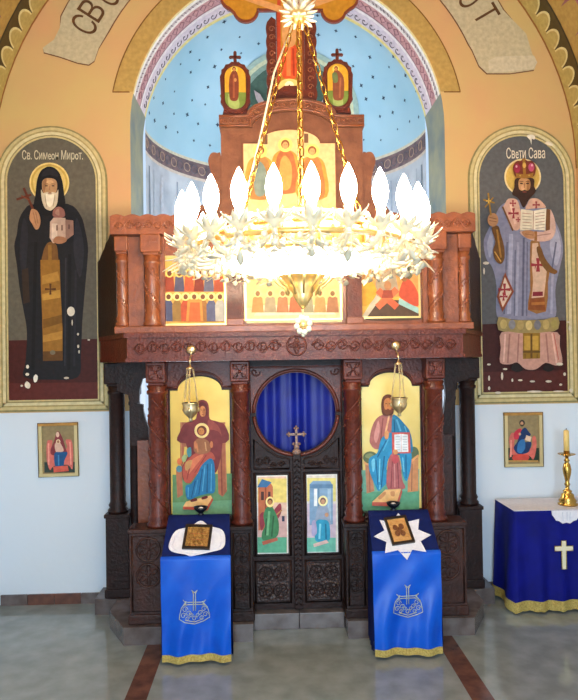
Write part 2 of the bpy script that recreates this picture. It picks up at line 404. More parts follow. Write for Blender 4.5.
for sd in (-1, 1):           # painted hangings on the apse wall
    for j, (a, wd, c) in enumerate(((.10, .05, '6c7884'), (.20, .03, '9aa4ae'), (.34, .06, 'a8aeb6'), (.55, .03, '8a94a0'))):
        aa = a if sd > 0 else pi-a; q = []
        for k in range(6):
            z = 3.85-2.2*k/5; q.append((apt(aa-wd*(.3+.14*k), z, AR-.004), apt(aa+wd*(.3+.14*k), z, AR-.004)))
        mb.add([p for pr in q for p in pr], [(2*k, 2*k+1, 2*k+3, 2*k+2) for k in range(5)], paint(c), True)
S(mb, 'wall_apse')
mb = MB(); nu = 18
def dpt(a, b, r=AR): return (r*cos(a)*cos(b), DY+r*sin(a)*cos(b), DZ+r*sin(b))
vs = [dpt(pi*k/n, pi/2*j/nu) for j in range(nu+1) for k in range(n+1)]
mb.add(vs, [(j*(n+1)+k, j*(n+1)+k+1, (j+1)*(n+1)+k+1, (j+1)*(n+1)+k) for j in range(nu) for k in range(n)], DOME, True)
STAR = paint('34485c')
for j in range(1, 9):
    b = pi/2*j/10.5; cnt = int(19*cos(b))
    for k in range(cnt):
        a = pi*(k+.5+.25*(j % 2)+random.uniform(-.22, .22))/cnt; b2 = b+random.uniform(-.03, .03); sz = random.uniform(.014, .028)
        c = Vector(dpt(a, b2, AR-.006)); nn = (Vector((0, DY, DZ))-c).normalized(); tx = nn.orthogonal().normalized(); ty = nn.cross(tx)
        mb.add([c+tx*(sz*(1 if q % 2 else .5)*cos(q*pi/4))+ty*(sz*(1 if q % 2 else .5)*sin(q*pi/4)) for q in range(8)], [tuple(range(8))], STAR)
def ondome(px, py, r):
    d = FW*FPX+RT2*(px-289)+UP2*(350-py); o = Vector((CAMX, 0, CAMZ))-Vector((0, DY, DZ)); d = d.normalized()
    bq = o.dot(d); cq = o.dot(o)-r*r; return Vector((CAMX, 0, CAMZ))+d*(-bq+sqrt(max(0, bq*bq-cq)))
# the painted half figure in a round glory on the half dome
for r0, c in ((66, '9cb4a8'), (61, 'c6c8a4'), (57, '7f9688'), (52, '3c5648')):
    rr = AR-.008-.003*(66-r0)/5; rn_ = 10; vv = []
    for i in range(1, rn_+1): vv += [ondome(293+r0*i/rn_*cos(2*pi*k/40), 114+r0*i/rn_*sin(2*pi*k/40), rr) for k in range(40)]
    mb.add(vv, [(i*40+k, i*40+(k+1) % 40, i*40+40+(k+1) % 40, i*40+40+k) for i in range(rn_-1) for k in range(40)]+[tuple(range(40))], paint(c))
for c, p in (('5c3a5c', [(262, 168), (256, 140), (266, 115), (280, 98), (293, 92), (306, 98), (320, 115), (330, 140), (324, 168)]), ('7a4a60', [(282, 160), (276, 126), (293, 112), (310, 126), (304, 160)]),
             ('a89a98', [(318, 108), (326, 94), (332, 90), (330, 99), (322, 112)]), ('a89a98', [(268, 108), (260, 94), (254, 90), (256, 99), (264, 112)])):
    mb.add([ondome(x, y, AR-.05) for x, y in p], [tuple(range(len(p)))], paint(c))
S(mb, 'ceiling_apse')
# ---- floor inlays, baseboards, stone plinths
mb = MB()
for sd in (-1, 1):
    xa, xb, ya, yb = (.952, 1.083, 3.0, 4.575)
    mb.box(min(sd*xa, sd*xb), max(sd*xa, sd*xb), -2.9, yb, 0, .0015, MARBLE)
S(mb, 'trim_4')
for sd, nm in ((-1, 'baseboard_left'), (1, 'baseboard_right')):
    mb = MB()
    for k in range(5):
        a = 1.34+k*.22; mb.box(min(sd*a, sd*(a+.215)), max(sd*a, sd*(a+.215)), W-.018, W, 0, .085, MARBLE if k in (2, 3) else GMARB)
    mb.box(min(sd*(HX-.018), sd*HX), max(sd*(HX-.018), sd*HX), -3, W-.018, 0, .085, MARBLE)
    S(mb, nm)
PZ = .125
mb = MB()
for sd in (-1, 1):
    pl = [(.338, 4.57), (1.25, 4.57), (1.42, 4.88), (1.42, 5.12), (1.60, 5.14), (1.60, 5.399), (1.30, 5.399), (1.22, 4.95), (.338, 4.95)]
    pl = [(sd*x, y) for x, y in pl]; nn = len(pl)
    mb.flat([(x, y, PZ) for x, y in pl], GMARB, pl); mb.add([(x, y, 0) for x, y in pl]+[(x, y, PZ) for x, y in pl], [(i, (i+1) % nn, nn+(i+1) % nn, nn+i) for i in range(nn)], GMARB)
S(mb, 'trim_5')
mb = MB(); mb.box(-.336, -.001, 4.76, 4.95, 0, PZ-.008, GMARB, .004); mb.box(.001, .336, 4.76, 4.95, 0, PZ-.008, GMARB, .004); S(mb, 'trim_6')

# ================================================================ the carved screen
def slab(mb, pts, z0, z1, m):
    nn = len(pts)
    mb.flat([(x, y, z0) for x, y in pts], m, pts); mb.flat([(x, y, z1) for x, y in pts], m, pts)
    mb.add([(x, y, z0) for x, y in pts]+[(x, y, z1) for x, y in pts], [(i, (i+1) % nn, nn+(i+1) % nn, nn+i) for i in range(nn)], m); return mb
def rosette(mb, x, y, z, r, m, petals=6):
    mb.tube([(x+r*cos(2*pi*k/24), y, z+r*sin(2*pi*k/24)) for k in range(24)], r*.11, m, 5, closed=True)
    for k in range(petals):
        a = 2*pi*k/petals+pi/2; ca, sa = cos(a), sin(a)
        pts = []
        for j in range(10):
            t = 2*pi*j/10; u = r*(.48+.36*cos(t)); v = r*.17*sin(t); pts.append((x+u*ca-v*sa, y, z+u*sa+v*ca))
        mb.tube(pts, r*.07, m, 4, closed=True)
    mb.ball((x, y, z), r*.13, m, 5)
def vine(mb, x0, x1, y, z, amp, m, waves, r=.006):
    npt = waves*12; mb.tube([(x0+(x1-x0)*k/npt, y, z+amp*sin(2*pi*waves*k/npt)) for k in range(npt+1)], r, m, 5)
    for k in range(waves*2):
        xc = x0+(x1-x0)*(k+.5)/(waves*2); zc = z+amp*(1 if k % 2 == 0 else -1)*.1; sg = 1 if k % 2 else -1; d = 1 if x1 > x0 else -1
        mb.tube([(xc+d*amp*(.95-.075*j)*cos(.75*j), y, zc+sg*amp*(.95-.075*j)*sin(.75*j)) for j in range(11)], r*.75, m, 4)
        for q in range(3): mb.ball((xc+.5*amp*cos(q*2.1), y, zc+.5*amp*sin(q*2.1)), r*1.3, m, 4)

ICO = thing('iconostasis', (0, 4.75, PZ), 'tall carved walnut altar screen with pillars, cornice and arched gable in front of the apse', 'altar screen')
PX, OXP = .411, 1.016                       # inner and outer pillars
def pedestal(x0, x1, y0, y1, z0, z1, m, rings, face):
    mb = MB(); mb.box(x0, x1, y0, y1, z0+.001, z1-.03, m); mb.box(x0-.012, x1+.012, y0-.012, y1+.01, z1-.03, z1, m, .006); mb.box(x0-.012, x1+.012, y0-.012, y1+.01, z0+.001, z0+.07, m, .008)
    p = mb.build('pedestal', ICO)
    if rings:
        mb = MB(); xc = (x0+x1)/2; ww = (x1-x0)
        a, b, c, d = x0+.018, x1-.018, z0+.09, z1-.05
        mb.tube([(a, y0, c), (b, y0, c), (b, y0, d), (a, y0, d)], .007, m, 4, closed=True)
        rr = min(.082, ww/2-.03); k = int((d-c)/(2*rr+.02))
        for j in range(k): rosette(mb, xc, y0-.002, d-.014-rr-(2*rr+.02)*j, rr, m, 6 if rings == 1 else 4)
        mb.build('carving', p)
    return p
for sd in (-1, 1):
    a, b = sorted((sd*.945, sd*1.212)); pedestal(a, b, 4.62, 4.80, PZ, .80, WOODP, 1, sd)
    a, b = sorted((sd*.338, sd*.490)); pedestal(a, b, 4.62, 4.80, PZ, .805, WOODD, 2, sd)
    a, b = sorted((sd*1.335, sd*1.512)); pedestal(a, b, 5.15, 5.33, PZ, .785, WOODD, 0, sd)
    mb = MB(); a, b = sorted((sd*.490, sd*.945)); mb.box(a, b, 4.70, 4.76, PZ+.001, .86, WOODC); mb.build('base_panel', ICO)
def pillar(x, y, z0, z1, r, m, capw, caph, tw=1, name='pillar', cross=True, spiral=True):
    mb = MB(); h = z1-z0-caph
    mb.lathe([(r*1.25, 0), (r*1.3, .02), (r*1.05, .04), (r*1.2, .06), (r, .085), (r, h-.07), (r*1.18, h-.06), (r*1.18, h-.04), (r, h-.03), (r*1.2, h)], (x, y, z0), m, 20)
    p = mb.build(name, ICO)
    mb = MB(); rr = r*1.0
    for s in range(2 if spiral else 0):      # carved spirals with leaves winding up the shaft
        npt = 70; turns = (h-.2)/(r*7)
        mb.tube([(x+rr*cos(tw*2*pi*turns*k/npt+pi*s), y+rr*sin(tw*2*pi*turns*k/npt+pi*s), z0+.1+(h-.19)*k/npt) for k in range(npt+1)], r*.11, m, 5)
        for k in range(3, npt-2, 4):
            a = tw*2*pi*turns*k/npt+pi*s+.7; z = z0+.1+(h-.19)*k/npt
            mb.ball((x+rr*cos(a), y+rr*sin(a), z), r*.2, m, 4, sx=.8, sy=.8, sz=1.2)
    if spiral: mb.build('spiral_carving', p)
    mb = MB(); c = capw/2; zt = z1
    mb.box(x-c*.8, x+c*.8, y-c*.8, y+c*.8, zt-caph, zt-caph+.02, m, .006); mb.box(x-c, x+c, y-c, y+c, zt-caph+.018, zt, m, .01)
    q = mb.build('capital', p)
    if cross:
        mb = MB(); yy = y-c; zc = zt-caph*.45; d = c*.72
        mb.tube([(x-d, yy, zc-d), (x+d, yy, zc-d), (x+d, yy, zc+d), (x-d, yy, zc+d)], .006, m, 4, closed=True)
        for s1 in (-1, 1):
            for s2 in (-1, 1):
                mb.tube([(x+s1*d*.15, yy, zc+s2*d*.15), (x+s1*d*.45, yy-.004, zc+s2*d*.75), (x+s1*d*.85, yy, zc+s2*d*.85), (x+s1*d*.75, yy-.004, zc+s2*d*.45)], .006, m, 5, closed=True)
        mb.ball((x, yy, zc), .012, m, 5)
        mb.build('capital_carving', p)
    return p
for sd in (-1, 1):
    pillar(sd*PX, 4.70, .806, 1.992, .060, WOOD, .140, .17, sd)
    pillar(sd*OXP, 4.70, .801, 1.992, .064, WOOD, .140, .17, sd)
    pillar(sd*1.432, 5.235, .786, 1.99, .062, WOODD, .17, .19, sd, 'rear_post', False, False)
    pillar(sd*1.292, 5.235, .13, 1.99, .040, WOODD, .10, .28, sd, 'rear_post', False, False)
# boards behind the big icons, and between capitals under the cornice
for sd in (-1, 1):
    mb = MB(); cx = sd*.713; a, b = sorted((sd*.36, sd*1.08))
    mb.box(a, b, 4.815, 4.85, .80, 1.992, WOOD)
    p = mb.build('icon_backboard', ICO)
    mb = MB()
    top = [(a+.03, 1.80)]+[(cx-.245, 1.80), (cx-.175, 1.80)]+[(cx-.165*cos(pi*k/16), 1.80+.115*sin(pi*k/16)) for k in range(17)]+[(cx+.175, 1.80), (cx+.245, 1.80), (b-.03, 1.80)]
    mb.prism(top+[(b-.03, 1.985), (a+.03, 1.985)], 4.775, 4.815, WOOD)
    mb.box(a+.03, cx-.235, 4.775, 4.815, .81, 1.80, WOOD); mb.box(cx+.235, b-.03, 4.775, 4.815, .81, 1.80, WOOD)
    mb.tube([(x, 4.775, z) for x, z in top[1:-1]], .008, WOOD, 5)
    mb.build('icon_surround', p)
    # open side passage: low board, fretted bracket
    mb = MB(); a, b = sorted((sd*1.055, sd*1.20)); mb.box(a, b, 4.88, 4.91, PZ+.001, 1.40, WOODL if sd < 0 else WOODP)  # left board in the lit wood tone, right board in the shaded one
    mb.build('passage_board', ICO)
TA = T(100, 360, 7); TB = T(425, 350, 7)
for t, pts in ((TA, [(120, 10), (345, 10), (345, 120), (297, 133), (277, 200), (272, 298), (255, 303), (300, 312), (303, 360), (318, 420), (336, 465), (345, 600), (215, 600), (205, 250), (120, 215)]),
               (TB, [(330, 10), (108, 10), (108, 190), (130, 195), (140, 250), (146, 320), (136, 400), (128, 470), (115, 440), (108, 470), (108, 600), (208, 600), (215, 230), (330, 190)])):
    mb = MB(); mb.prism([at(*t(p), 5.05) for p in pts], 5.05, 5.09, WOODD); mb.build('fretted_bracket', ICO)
# fixed frame over the royal doors: two posts and a head with half of the round opening
CZ = 1.597
mb = MB()
hd = [(-.352, CZ)]+[(-.30*cos(pi*k/28), CZ+.30*sin(pi*k/28)) for k in range(29)]+[(.352, CZ), (.352, 1.95), (-.352, 1.95)]
mb.prism(hd, 4.82, 4.86, WOOD)
fr = mb.build('door_head', ICO)
mb = MB(); mb.tube([(-.318*cos(pi*k/36), 4.818, CZ+.318*sin(pi*k/36)) for k in range(37)], .014, WOOD, 6)
mb.tube([(-.345, 4.82, CZ), (-.345, 4.82, 1.94), (.345, 4.82, 1.94), (.345, 4.82, CZ)], .009, WOOD, 5)
for sd in (-1, 1):
    mb.tube([(sd*(.325-.055*j*.1)+sd*-.03*cos(.8*j)*(1-.07*j), 4.818, 1.895+.03*sin(.8*j)*(1-.07*j)) for j in range(11)], .006, WOOD, 4)
mb.build('head_carving', fr)
for sd in (-1, 1): mb = MB(); a, b = sorted((sd*.346, sd*.372)); mb.box(a, b, 4.80, 4.87, PZ+.001, 1.992, WOODD); mb.build('door_jamb', ICO)
mb = MB(); mb.box(-.346, .346, 4.81, 4.87, 1.951, 1.992, WOODD)
mb.build('door_lintel', ICO)
# cornice with chamfered wings
cp = [(-1.60, 5.366), (-1.545, 5.2), (-1.20, 4.56), (1.20, 4.56), (1.545, 5.2), (1.60, 5.366)]
def off(p, d): return [(x+(d if x > 1.1 else -d if x < -1.1 else 0)*(0 if y > 5.3 else 1), y-(d if y < 5 else 0)) for x, y in p]
mb = MB(); slab(mb, cp, 1.993, 2.19, WOOD); slab(mb, off(cp, .018), 2.165, 2.198, WOOD); slab(mb, off(cp, .01), 1.994, 2.02, WOOD)
cor = mb.build('cornice', ICO)
mb = MB(); vine(mb, -.11, -1.15, 4.556, 2.093, .042, WOOD, 6); vine(mb, .11, 1.15, 4.556, 2.093, .042, WOOD, 6); mb.build('vine_carving', cor)
mb = MB(); rosette(mb, 0, 4.556, 2.095, .068, WOOD, 4); rosette(mb, 0, 4.554, 2.095, .03, WOOD, 5); mb.build('rosette', cor)
# ---- upper tier of icons
mb = MB(); mb.box(-1.22, 1.22, 4.75, 4.79, 2.199, 3.06, WOODL); mb.box(-1.30, 1.30, 4.61, 4.79, 2.199, 2.25, WOODL, .006)
ut = mb.build('upper_tier', ICO)
for sd in (-1, 1):
    mb = MB(); a, b = sorted((sd*.385, sd*.493)); mb.box(a, b, 4.68, 4.749, 2.25, 2.93, WOOD); mb.box(a-.008, b+.008, 4.66, 4.749, 2.25, 2.30, WOODL, .004); mb.build('pilaster', ut)
    mb = MB(); a, b = sorted((sd*1.10, sd*1.215)); mb.box(a, b, 4.70, 4.749, 2.25, 2.91, WOODL); mb.build('side_panel', ut)
    mb = MB(); a, b = sorted((sd*.952, sd*.985)); mb.box(a, b, 4.70, 4.749, 2.25, 2.91, WOODL); mb.build('strip_moulding', ut)
for sd in (-1, 1):
    pillar(sd*1.037, 4.67, 2.251, 2.912, .052, WOODL, .145, .15, sd, 'small_column', False)
    pillar(sd*1.262, 4.72, 2.251, 2.912, .042, WOODL, .10, .13, sd, 'small_column', False)
    mb = MB()       # carved crest with a wavy top edge
    xs = [.56+(1.325-.56)*k/60 for k in range(61)]; top = [(sd*x, 3.04+.016*abs(sin((x-.56)*pi/.11))) for x in xs]
    mb.prism([(sd*.56, 2.913), *top, (sd*1.325, 2.913)], 4.615, 4.77, WOODL); c = mb.build('crest', ut)
    mb = MB(); vine(mb, sd*.60, sd*1.29, 4.612, 2.975, .032, WOODL, 5, .005); mb.build('crest_carving', c)
    # wing running back to the wall; its shade is in the dark wood
    mb = MB(); P0, P1 = (sd*1.30, 4.69), (sd*1.610, 5.366); nn = 10; vs = []
    for k in range(nn+1):
        t = k/nn; x, y = P0[0]+(P1[0]-P0[0])*t, P0[1]+(P1[1]-P0[1])*t; zt = 3.03-.20*t-.02*abs(sin(t*6*pi))
        vs += [(x, y, 2.199), (x, y, zt), (x-sd*.03, y+.012, 2.199), (x-sd*.03, y+.012, zt)]
    fs = []
    for k in range(nn):
        i = 4*k; fs += [(i, i+4, i+5, i+1), (i+2, i+3, i+7, i+6), (i+1, i+5, i+7, i+3), (i, i+2, i+6, i+4)]
    fs += [(0, 1, 3, 2), (4*nn, 4*nn+2, 4*nn+3, 4*nn+1)]
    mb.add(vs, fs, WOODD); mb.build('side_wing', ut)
# ---- gable
mb = MB()
go = [(-.535, 3.05), (-.535, 3.745), (-.30, 3.745)]+[(-.30*cos(pi*k/20), 3.745+.12*sin(pi*k/20)) for k in range(1, 20)]+[(.30, 3.745), (.535, 3.745), (.535, 3.05)]
mb.prism(go, 4.80, 4.95, WOODG); gb = mb.build('gable', ICO)
mb = MB()
lo = [(-.545, 3.74), (-.42, 3.74), (-.32, 3.74)]+[(-.30*cos(pi*k/20), 3.742+.12*sin(pi*k/20)) for k in range(21)]+[(.32, 3.74), (.42, 3.74), (.545, 3.74)]
hi = [(-.545, 3.832), (-.42, 3.832), (-.345, 3.835)]+[(-.335*cos(pi*k/20), 3.84+.118*sin(pi*k/20)) for k in range(21)]+[(.345, 3.835), (.42, 3.832), (.545, 3.832)]
mb.ring(lo, hi, 4.77, 4.955, WOODG); gc = mb.build('gable_moulding', gb)
mb = MB(); mid = [((a[0]+b[0])/2, (a[1]+b[1])/2) for a, b in zip(lo, hi)]
mb.tube([(x, 4.768, z-.036) for x, z in mid], .008, WOODL, 5); mb.tube([(x, 4.768, z+.034) for x, z in mid], .008, WOODL, 5)
L_ = [0]
for a, b in zip(mid, mid[1:]): L_.append(L_[-1]+sqrt((a[0]-b[0])**2+(a[1]-b[1])**2))
def along(s):
    for i in range(len(mid)-1):
        if L_[i+1] >= s: t = (s-L_[i])/(L_[i+1]-L_[i]); return (mid[i][0]+(mid[i+1][0]-mid[i][0])*t, mid[i][1]+(mid[i+1][1]-mid[i][1])*t)
    return mid[-1]
k = 0
while .03+k*.062 < L_[-1]-.02:
    x, z = along(.03+k*.062); sg = 1 if k % 2 else -1
    mb.tube([(x+(.026-.002*j)*cos(.8*j), 4.766, z+sg*(.024-.002*j)*sin(.8*j)) for j in range(10)], .0055, WOODL, 4); k += 1
mb.build('scroll_carving', gb)
for sd in (-1, 1):
    mb = MB(); q = [(.535, 3.06), (.72, 3.06), (.74, 3.10), (.70, 3.16), (.63, 3.20), (.60, 3.32), (.615, 3.42), (.635, 3.50), (.61, 3.56), (.565, 3.56), (.535, 3.52)]
    mb.prism([(sd*x, z) for x, z in smooth(q, 3)], 4.82, 4.88, WOODG); mb.build('gable_scroll', gb)

# ================================================================ icons of the screen
GOLDLEAF = mat('gold_leaf_ground', (222, 184, 74), .38, c2=(206, 162, 54), scale=5, spec=.6, metal=.15)
GOLDWASHED = mat('washed_gold_ground', (230, 208, 124), .38, c2=(222, 192, 96), scale=5, spec=.6, metal=.1)  # gold ground washed paler by a reflection put into the colour
IY = 4.765
def folds(t, c, lines, w): return [(t, c, ln(*l, w)) for l in lines]
# --- left: enthroned woman with child
ic = thing('icon', (-.715, 4.79, .861), 'tall gold icon of a seated woman in maroon with a child, left of the doors', 'icon', 'tall icons beside the royal doors')
ow = [(-.938, .862), (-.938, 1.782), (-.880, 1.782)]+[(-.715-.165*cos(pi*k/20), 1.782+.105*sin(pi*k/20)) for k in range(1, 20)]+[(-.550, 1.782), (-.492, 1.782), (-.492, .862)]
mb = MB(); mb.prism(ow, 4.783, 4.813, WOODD); mb.build('panel', ic)
t5, t6 = T(165, 370, 7.707), T(165, 430, 7.711)
picture('painting', ic, 4.778, [
 (t6, '5c8458', [(58, 345), (515, 335), (515, 700), (58, 700)]),
 (t6, '6a9a74', [(58, 560), (515, 540), (515, 700), (58, 700)]),
 (t6, 'a06448', [(85, 310), (130, 290), (138, 500), (95, 525)]), (t6, '4f7f8c', el(110, 300, 24, 26)),
 (t6, '9c5c40', [(118, -60), (465, -60), (478, 470), (445, 515), (412, 490), (400, 120), (150, 130), (135, 300), (118, 260)]),
 (t6, 'b47852', ln(125, -60, 128, 250, 6)), (t6, 'b47852', ln(462, -50, 474, 460, 6)), (t6, '7c3e30', ln(430, 60, 440, 500, 10)),
 (t5, '6e2c2c', smooth([(118, 470), (150, 415), (200, 392), (240, 370), (250, 270), (262, 238), (295, 230), (328, 250), (340, 300), (345, 375), (400, 395), (465, 430), (470, 560), (118, 560)], 4)),
 (t5, '8a4038', smooth([(330, 390), (390, 410), (430, 470), (430, 560), (350, 560)], 4)),
 (t5, 'b87a4a', smooth(el(290, 318, 25, 42), 1)), (t5, '9c6038', smooth([(292, 300), (312, 300), (312, 345), (296, 358)], 3)), (t5, '3a1c18', el(282, 308, 5, 2.5)), (t5, '3a1c18', el(303, 308, 5, 2.5)), (t5, '7e3a28', el(292, 342, 8, 2.5)), (t5, '8a522e', ln(292, 308, 291, 330, 3)),
 (t5, '5a2222', smooth([(258, 300), (262, 258), (295, 248), (322, 270), (328, 330), (318, 350), (312, 290), (292, 272), (270, 290), (266, 345)], 4)),
 (t6, '6e2c2c', smooth([(150, 20), (200, 0), (380, 0), (440, 60), (430, 210), (390, 330), (345, 250), (250, 300), (190, 400), (140, 380), (135, 280), (180, 190), (165, 110)], 4)),
 (t6, 'a24a3a', smooth([(165, 240), (250, 170), (350, 165), (388, 222), (342, 235), (275, 300), (225, 370), (190, 408), (148, 390), (138, 300)], 4)),
 (t6, 'c06c4c', smooth([(180, 260), (250, 200), (300, 190), (240, 270), (180, 340)], 4)), (t6, '7e302a', ln(200, 250, 170, 380, 8)), (t6, '7e302a', ln(320, 190, 230, 330, 7)), (t6, 'b08450', smooth([(160, 250), (210, 230), (195, 290), (160, 310)], 4)),
 (t6, '1e6a98', smooth([(345, 218), (376, 240), (386, 330), (384, 472), (330, 488), (262, 505), (200, 532), (168, 520), (160, 430), (205, 412), (255, 330), (285, 270)], 3)),
 (t6, '124a74', ln(330, 260, 325, 480, 9)), (t6, '124a74', ln(290, 300, 262, 495, 9)), (t6, '124a74', ln(235, 390, 205, 520, 8)), (t6, '4a94bc', ln(310, 270, 290, 470, 7)), (t6, '4a94bc', ln(360, 260, 356, 470, 7)), (t6, '3a84b0', ln(255, 380, 230, 500, 7)), (t6, '4a94bc', ln(182, 440, 180, 515, 8)),
 (t6, '8c5a3c', smooth([(235, 80), (285, 60), (340, 90), (350, 160), (280, 185), (225, 160)], 4)), (t6, 'b27248', ln(245, 100, 255, 170, 12)), (t6, 'b88a60', ln(310, 90, 320, 160, 9)),
 (t5, 'd6bc7c', el(285, 465, 57, 58)), (t5, '6e2c2c', el(285, 466, 38, 39)), (t5, '543018', el(281, 457, 30, 27)), (t5, 'b4743e', el(281, 470, 23, 27)), (t5, '40201a', el(273, 465, 3.5, 2)), (t5, '40201a', el(290, 465, 3.5, 2)),
 (t6, '3f7c86', smooth([(170, 150), (200, 130), (205, 190), (180, 205)], 3)), (t6, '8a9c6a', smooth([(140, 195), (170, 190), (160, 240), (130, 235)], 3)), (t6, 'c8683c', el(115, 240, 20, 26)),
 (t6, 'b87048', smooth([(225, 95), (240, 85), (250, 130), (232, 140)], 3)), (t6, 'b87048', el(360, 110, 12, 26)),
 (t6, 'dcae70', [(165, 548), (355, 500), (365, 520), (325, 588), (142, 586)]), (t6, 'b04a34', [(142, 586), (325, 588), (368, 518), (374, 535), (330, 615), (142, 608)]), (t6, '5e1e1c', smooth([(200, 535), (240, 520), (250, 540), (205, 550)], 3)), (t6, '5e1e1c', smooth([(285, 515), (325, 503), (330, 520), (290, 532)], 3)),
], world=[(GOLDLEAF, [(x*.985-.715*.015, (z-1.32)*.988+1.32) for x, z in ow])], thick=.005)
# --- right: enthroned bearded man with an open book
ic = thing('icon', (.710, 4.79, .861), 'tall gold icon, paled by reflection, of a seated bearded man holding an open book', 'icon', 'tall icons beside the royal doors')
ow2 = [(-x-.005, z+.006 if z > 1 else z) for x, z in ow][::-1]
mb = MB(); mb.prism(ow2, 4.783, 4.813, WOODD); mb.build('panel', ic)
t7, t8 = T(355, 370, 7.707), T(355, 430, 7.711)  # this panel's colours are painted washed out, as by a reflection
picture('painting', ic, 4.778, [
 (t8, '6fa890', [(42, 310), (495, 300), (495, 690), (42, 690)]), (t8, '5c9c7c', [(42, 480), (495, 470), (495, 690), (42, 690)]),
 (t8, 'b87e60', [(78, 260), (125, 290), (150, 470), (90, 490)]), (t8, 'c4885c', [(410, 255), (488, 200), (488, 470), (405, 480)]), (t8, '94604a', ln(440, 260, 436, 470, 8)), (t8, '94604a', ln(110, 290, 115, 480, 7)),
 (t8, '5e6a4a', smooth(el(118, 212, 56, 48), 1)), (t8, '7e8a62', smooth(el(112, 200, 36, 20), 1)), (t8, '5e6a4a', smooth(el(452, 180, 40, 52), 1)), (t8, 'd89a62', ln(418, 250, 490, 195, 18)), (t8, 'd89a62', ln(70, 250, 130, 285, 14)),
 (t7, 'a0625c', smooth([(215, 345), (165, 375), (130, 440), (112, 530), (118, 570), (160, 610), (250, 590), (300, 480), (290, 350)], 4)), (t7, 'c48a82', smooth([(180, 390), (160, 440), (145, 520), (165, 560), (190, 470)], 4)), (t7, '7c4442', ln(215, 370, 195, 560, 8)), (t7, 'd4a47c', ln(262, 350, 235, 480, 14)),
 (t7, '26749c', smooth([(290, 350), (330, 362), (375, 410), (420, 470), (440, 560), (430, 640), (280, 640), (280, 470)], 4)), (t7, '58a2c4', ln(320, 380, 350, 470, 14)), (t7, '174e70', ln(300, 380, 305, 480, 9)), (t7, '58a2c4', ln(380, 430, 415, 540, 9)),
 (t8, '2a86b4', smooth([(215, 50), (285, 25), (300, 170), (255, 225), (240, 330), (240, 405), (212, 440), (180, 468), (152, 420), (118, 340), (104, 270), (112, 215), (170, 175), (190, 100)], 4)),
 (t8, '1a5c86', ln(240, 80, 170, 210, 10)), (t8, '1a5c86', ln(225, 200, 200, 440, 10)), (t8, '1a5c86', ln(160, 230, 175, 420, 8)), (t8, '6cbcd8', smooth([(125, 240), (150, 220), (150, 300), (135, 320)], 3)), (t8, '6cbcd8', ln(190, 220, 185, 400, 9)), (t8, '4aa2c8', ln(260, 60, 215, 160, 10)), (t8, '6cbcd8', ln(192, 420, 188, 455, 10)),
 (t8, '2a86b4', smooth([(345, 175), (428, 170), (430, 260), (418, 330), (395, 392), (370, 350), (352, 250)], 4)), (t8, '1a5c86', ln(390, 190, 392, 370, 9)), (t8, '6cbcd8', ln(365, 210, 375, 320, 8)),
 (t8, 'a45c5e', smooth([(268, 195), (325, 186), (348, 260), (362, 380), (385, 440), (340, 458), (250, 452), (244, 330)], 4)), (t8, 'b84e54', smooth(el(308, 222, 28, 34), 1)), (t8, '7a3c42', ln(285, 240, 275, 445, 7)), (t8, '7a3c42', ln(325, 250, 335, 445, 7)), (t8, 'c88a86', ln(302, 260, 305, 440, 8)),
 (t8, 'c05650', [(282, 18), (420, 16), (426, 176), (284, 180)]), (t8, 'd4dade', [(300, 34), (352, 28), (354, 168), (302, 170)]), (t8, 'e0e4e4', [(354, 28), (404, 34), (408, 166), (356, 168)]),
 *[(t8, '9098a4', ln(310, 50+k*20, 344, 49+k*20, 3.5)) for k in range(6)], *[(t8, '9098a4', ln(364, 49+k*20, 398, 50+k*20, 3.5)) for k in range(6)],
 (t7, '5c3222', smooth([(205, 330), (198, 270), (210, 210), (245, 186), (285, 200), (298, 250), (296, 310), (280, 345), (225, 350)], 4)), (t7, 'b67848', smooth([(218, 265), (228, 225), (258, 215), (280, 245), (280, 290), (262, 315), (232, 312)], 4)), (t7, '6a3c26', smooth([(216, 290), (232, 305), (250, 300), (268, 306), (282, 288), (278, 325), (250, 345), (226, 330)], 4)), (t7, '3c2018', el(236, 258, 8, 3)), (t7, '3c2018', el(264, 258, 8, 3)), (t7, '8c5430', ln(250, 256, 248, 284, 4)), (t7, '84382c', el(249, 300, 9, 3)),
 (t8, 'c68c5c', smooth([(222, 25), (240, 0), (258, 20), (250, 62), (228, 66)], 3)), (t8, 'c68c5c', smooth([(290, 150), (320, 150), (325, 178), (296, 184)], 3)),
 (t8, 'e0b478', [(230, 455), (350, 448), (318, 552), (128, 550)]), (t8, 'b85a4c', [(128, 550), (318, 552), (352, 450), (360, 470), (326, 584), (128, 578)]), (t8, 'c48a5c', smooth([(175, 510), (225, 470), (232, 490), (190, 530)], 3)), (t8, 'c48a5c', smooth([(270, 470), (300, 470), (298, 505), (272, 500)], 3)),
], world=[(GOLDWASHED, [(x*.985+.71*.015, (z-1.32)*.988+1.32) for x, z in ow2])], thick=.005)

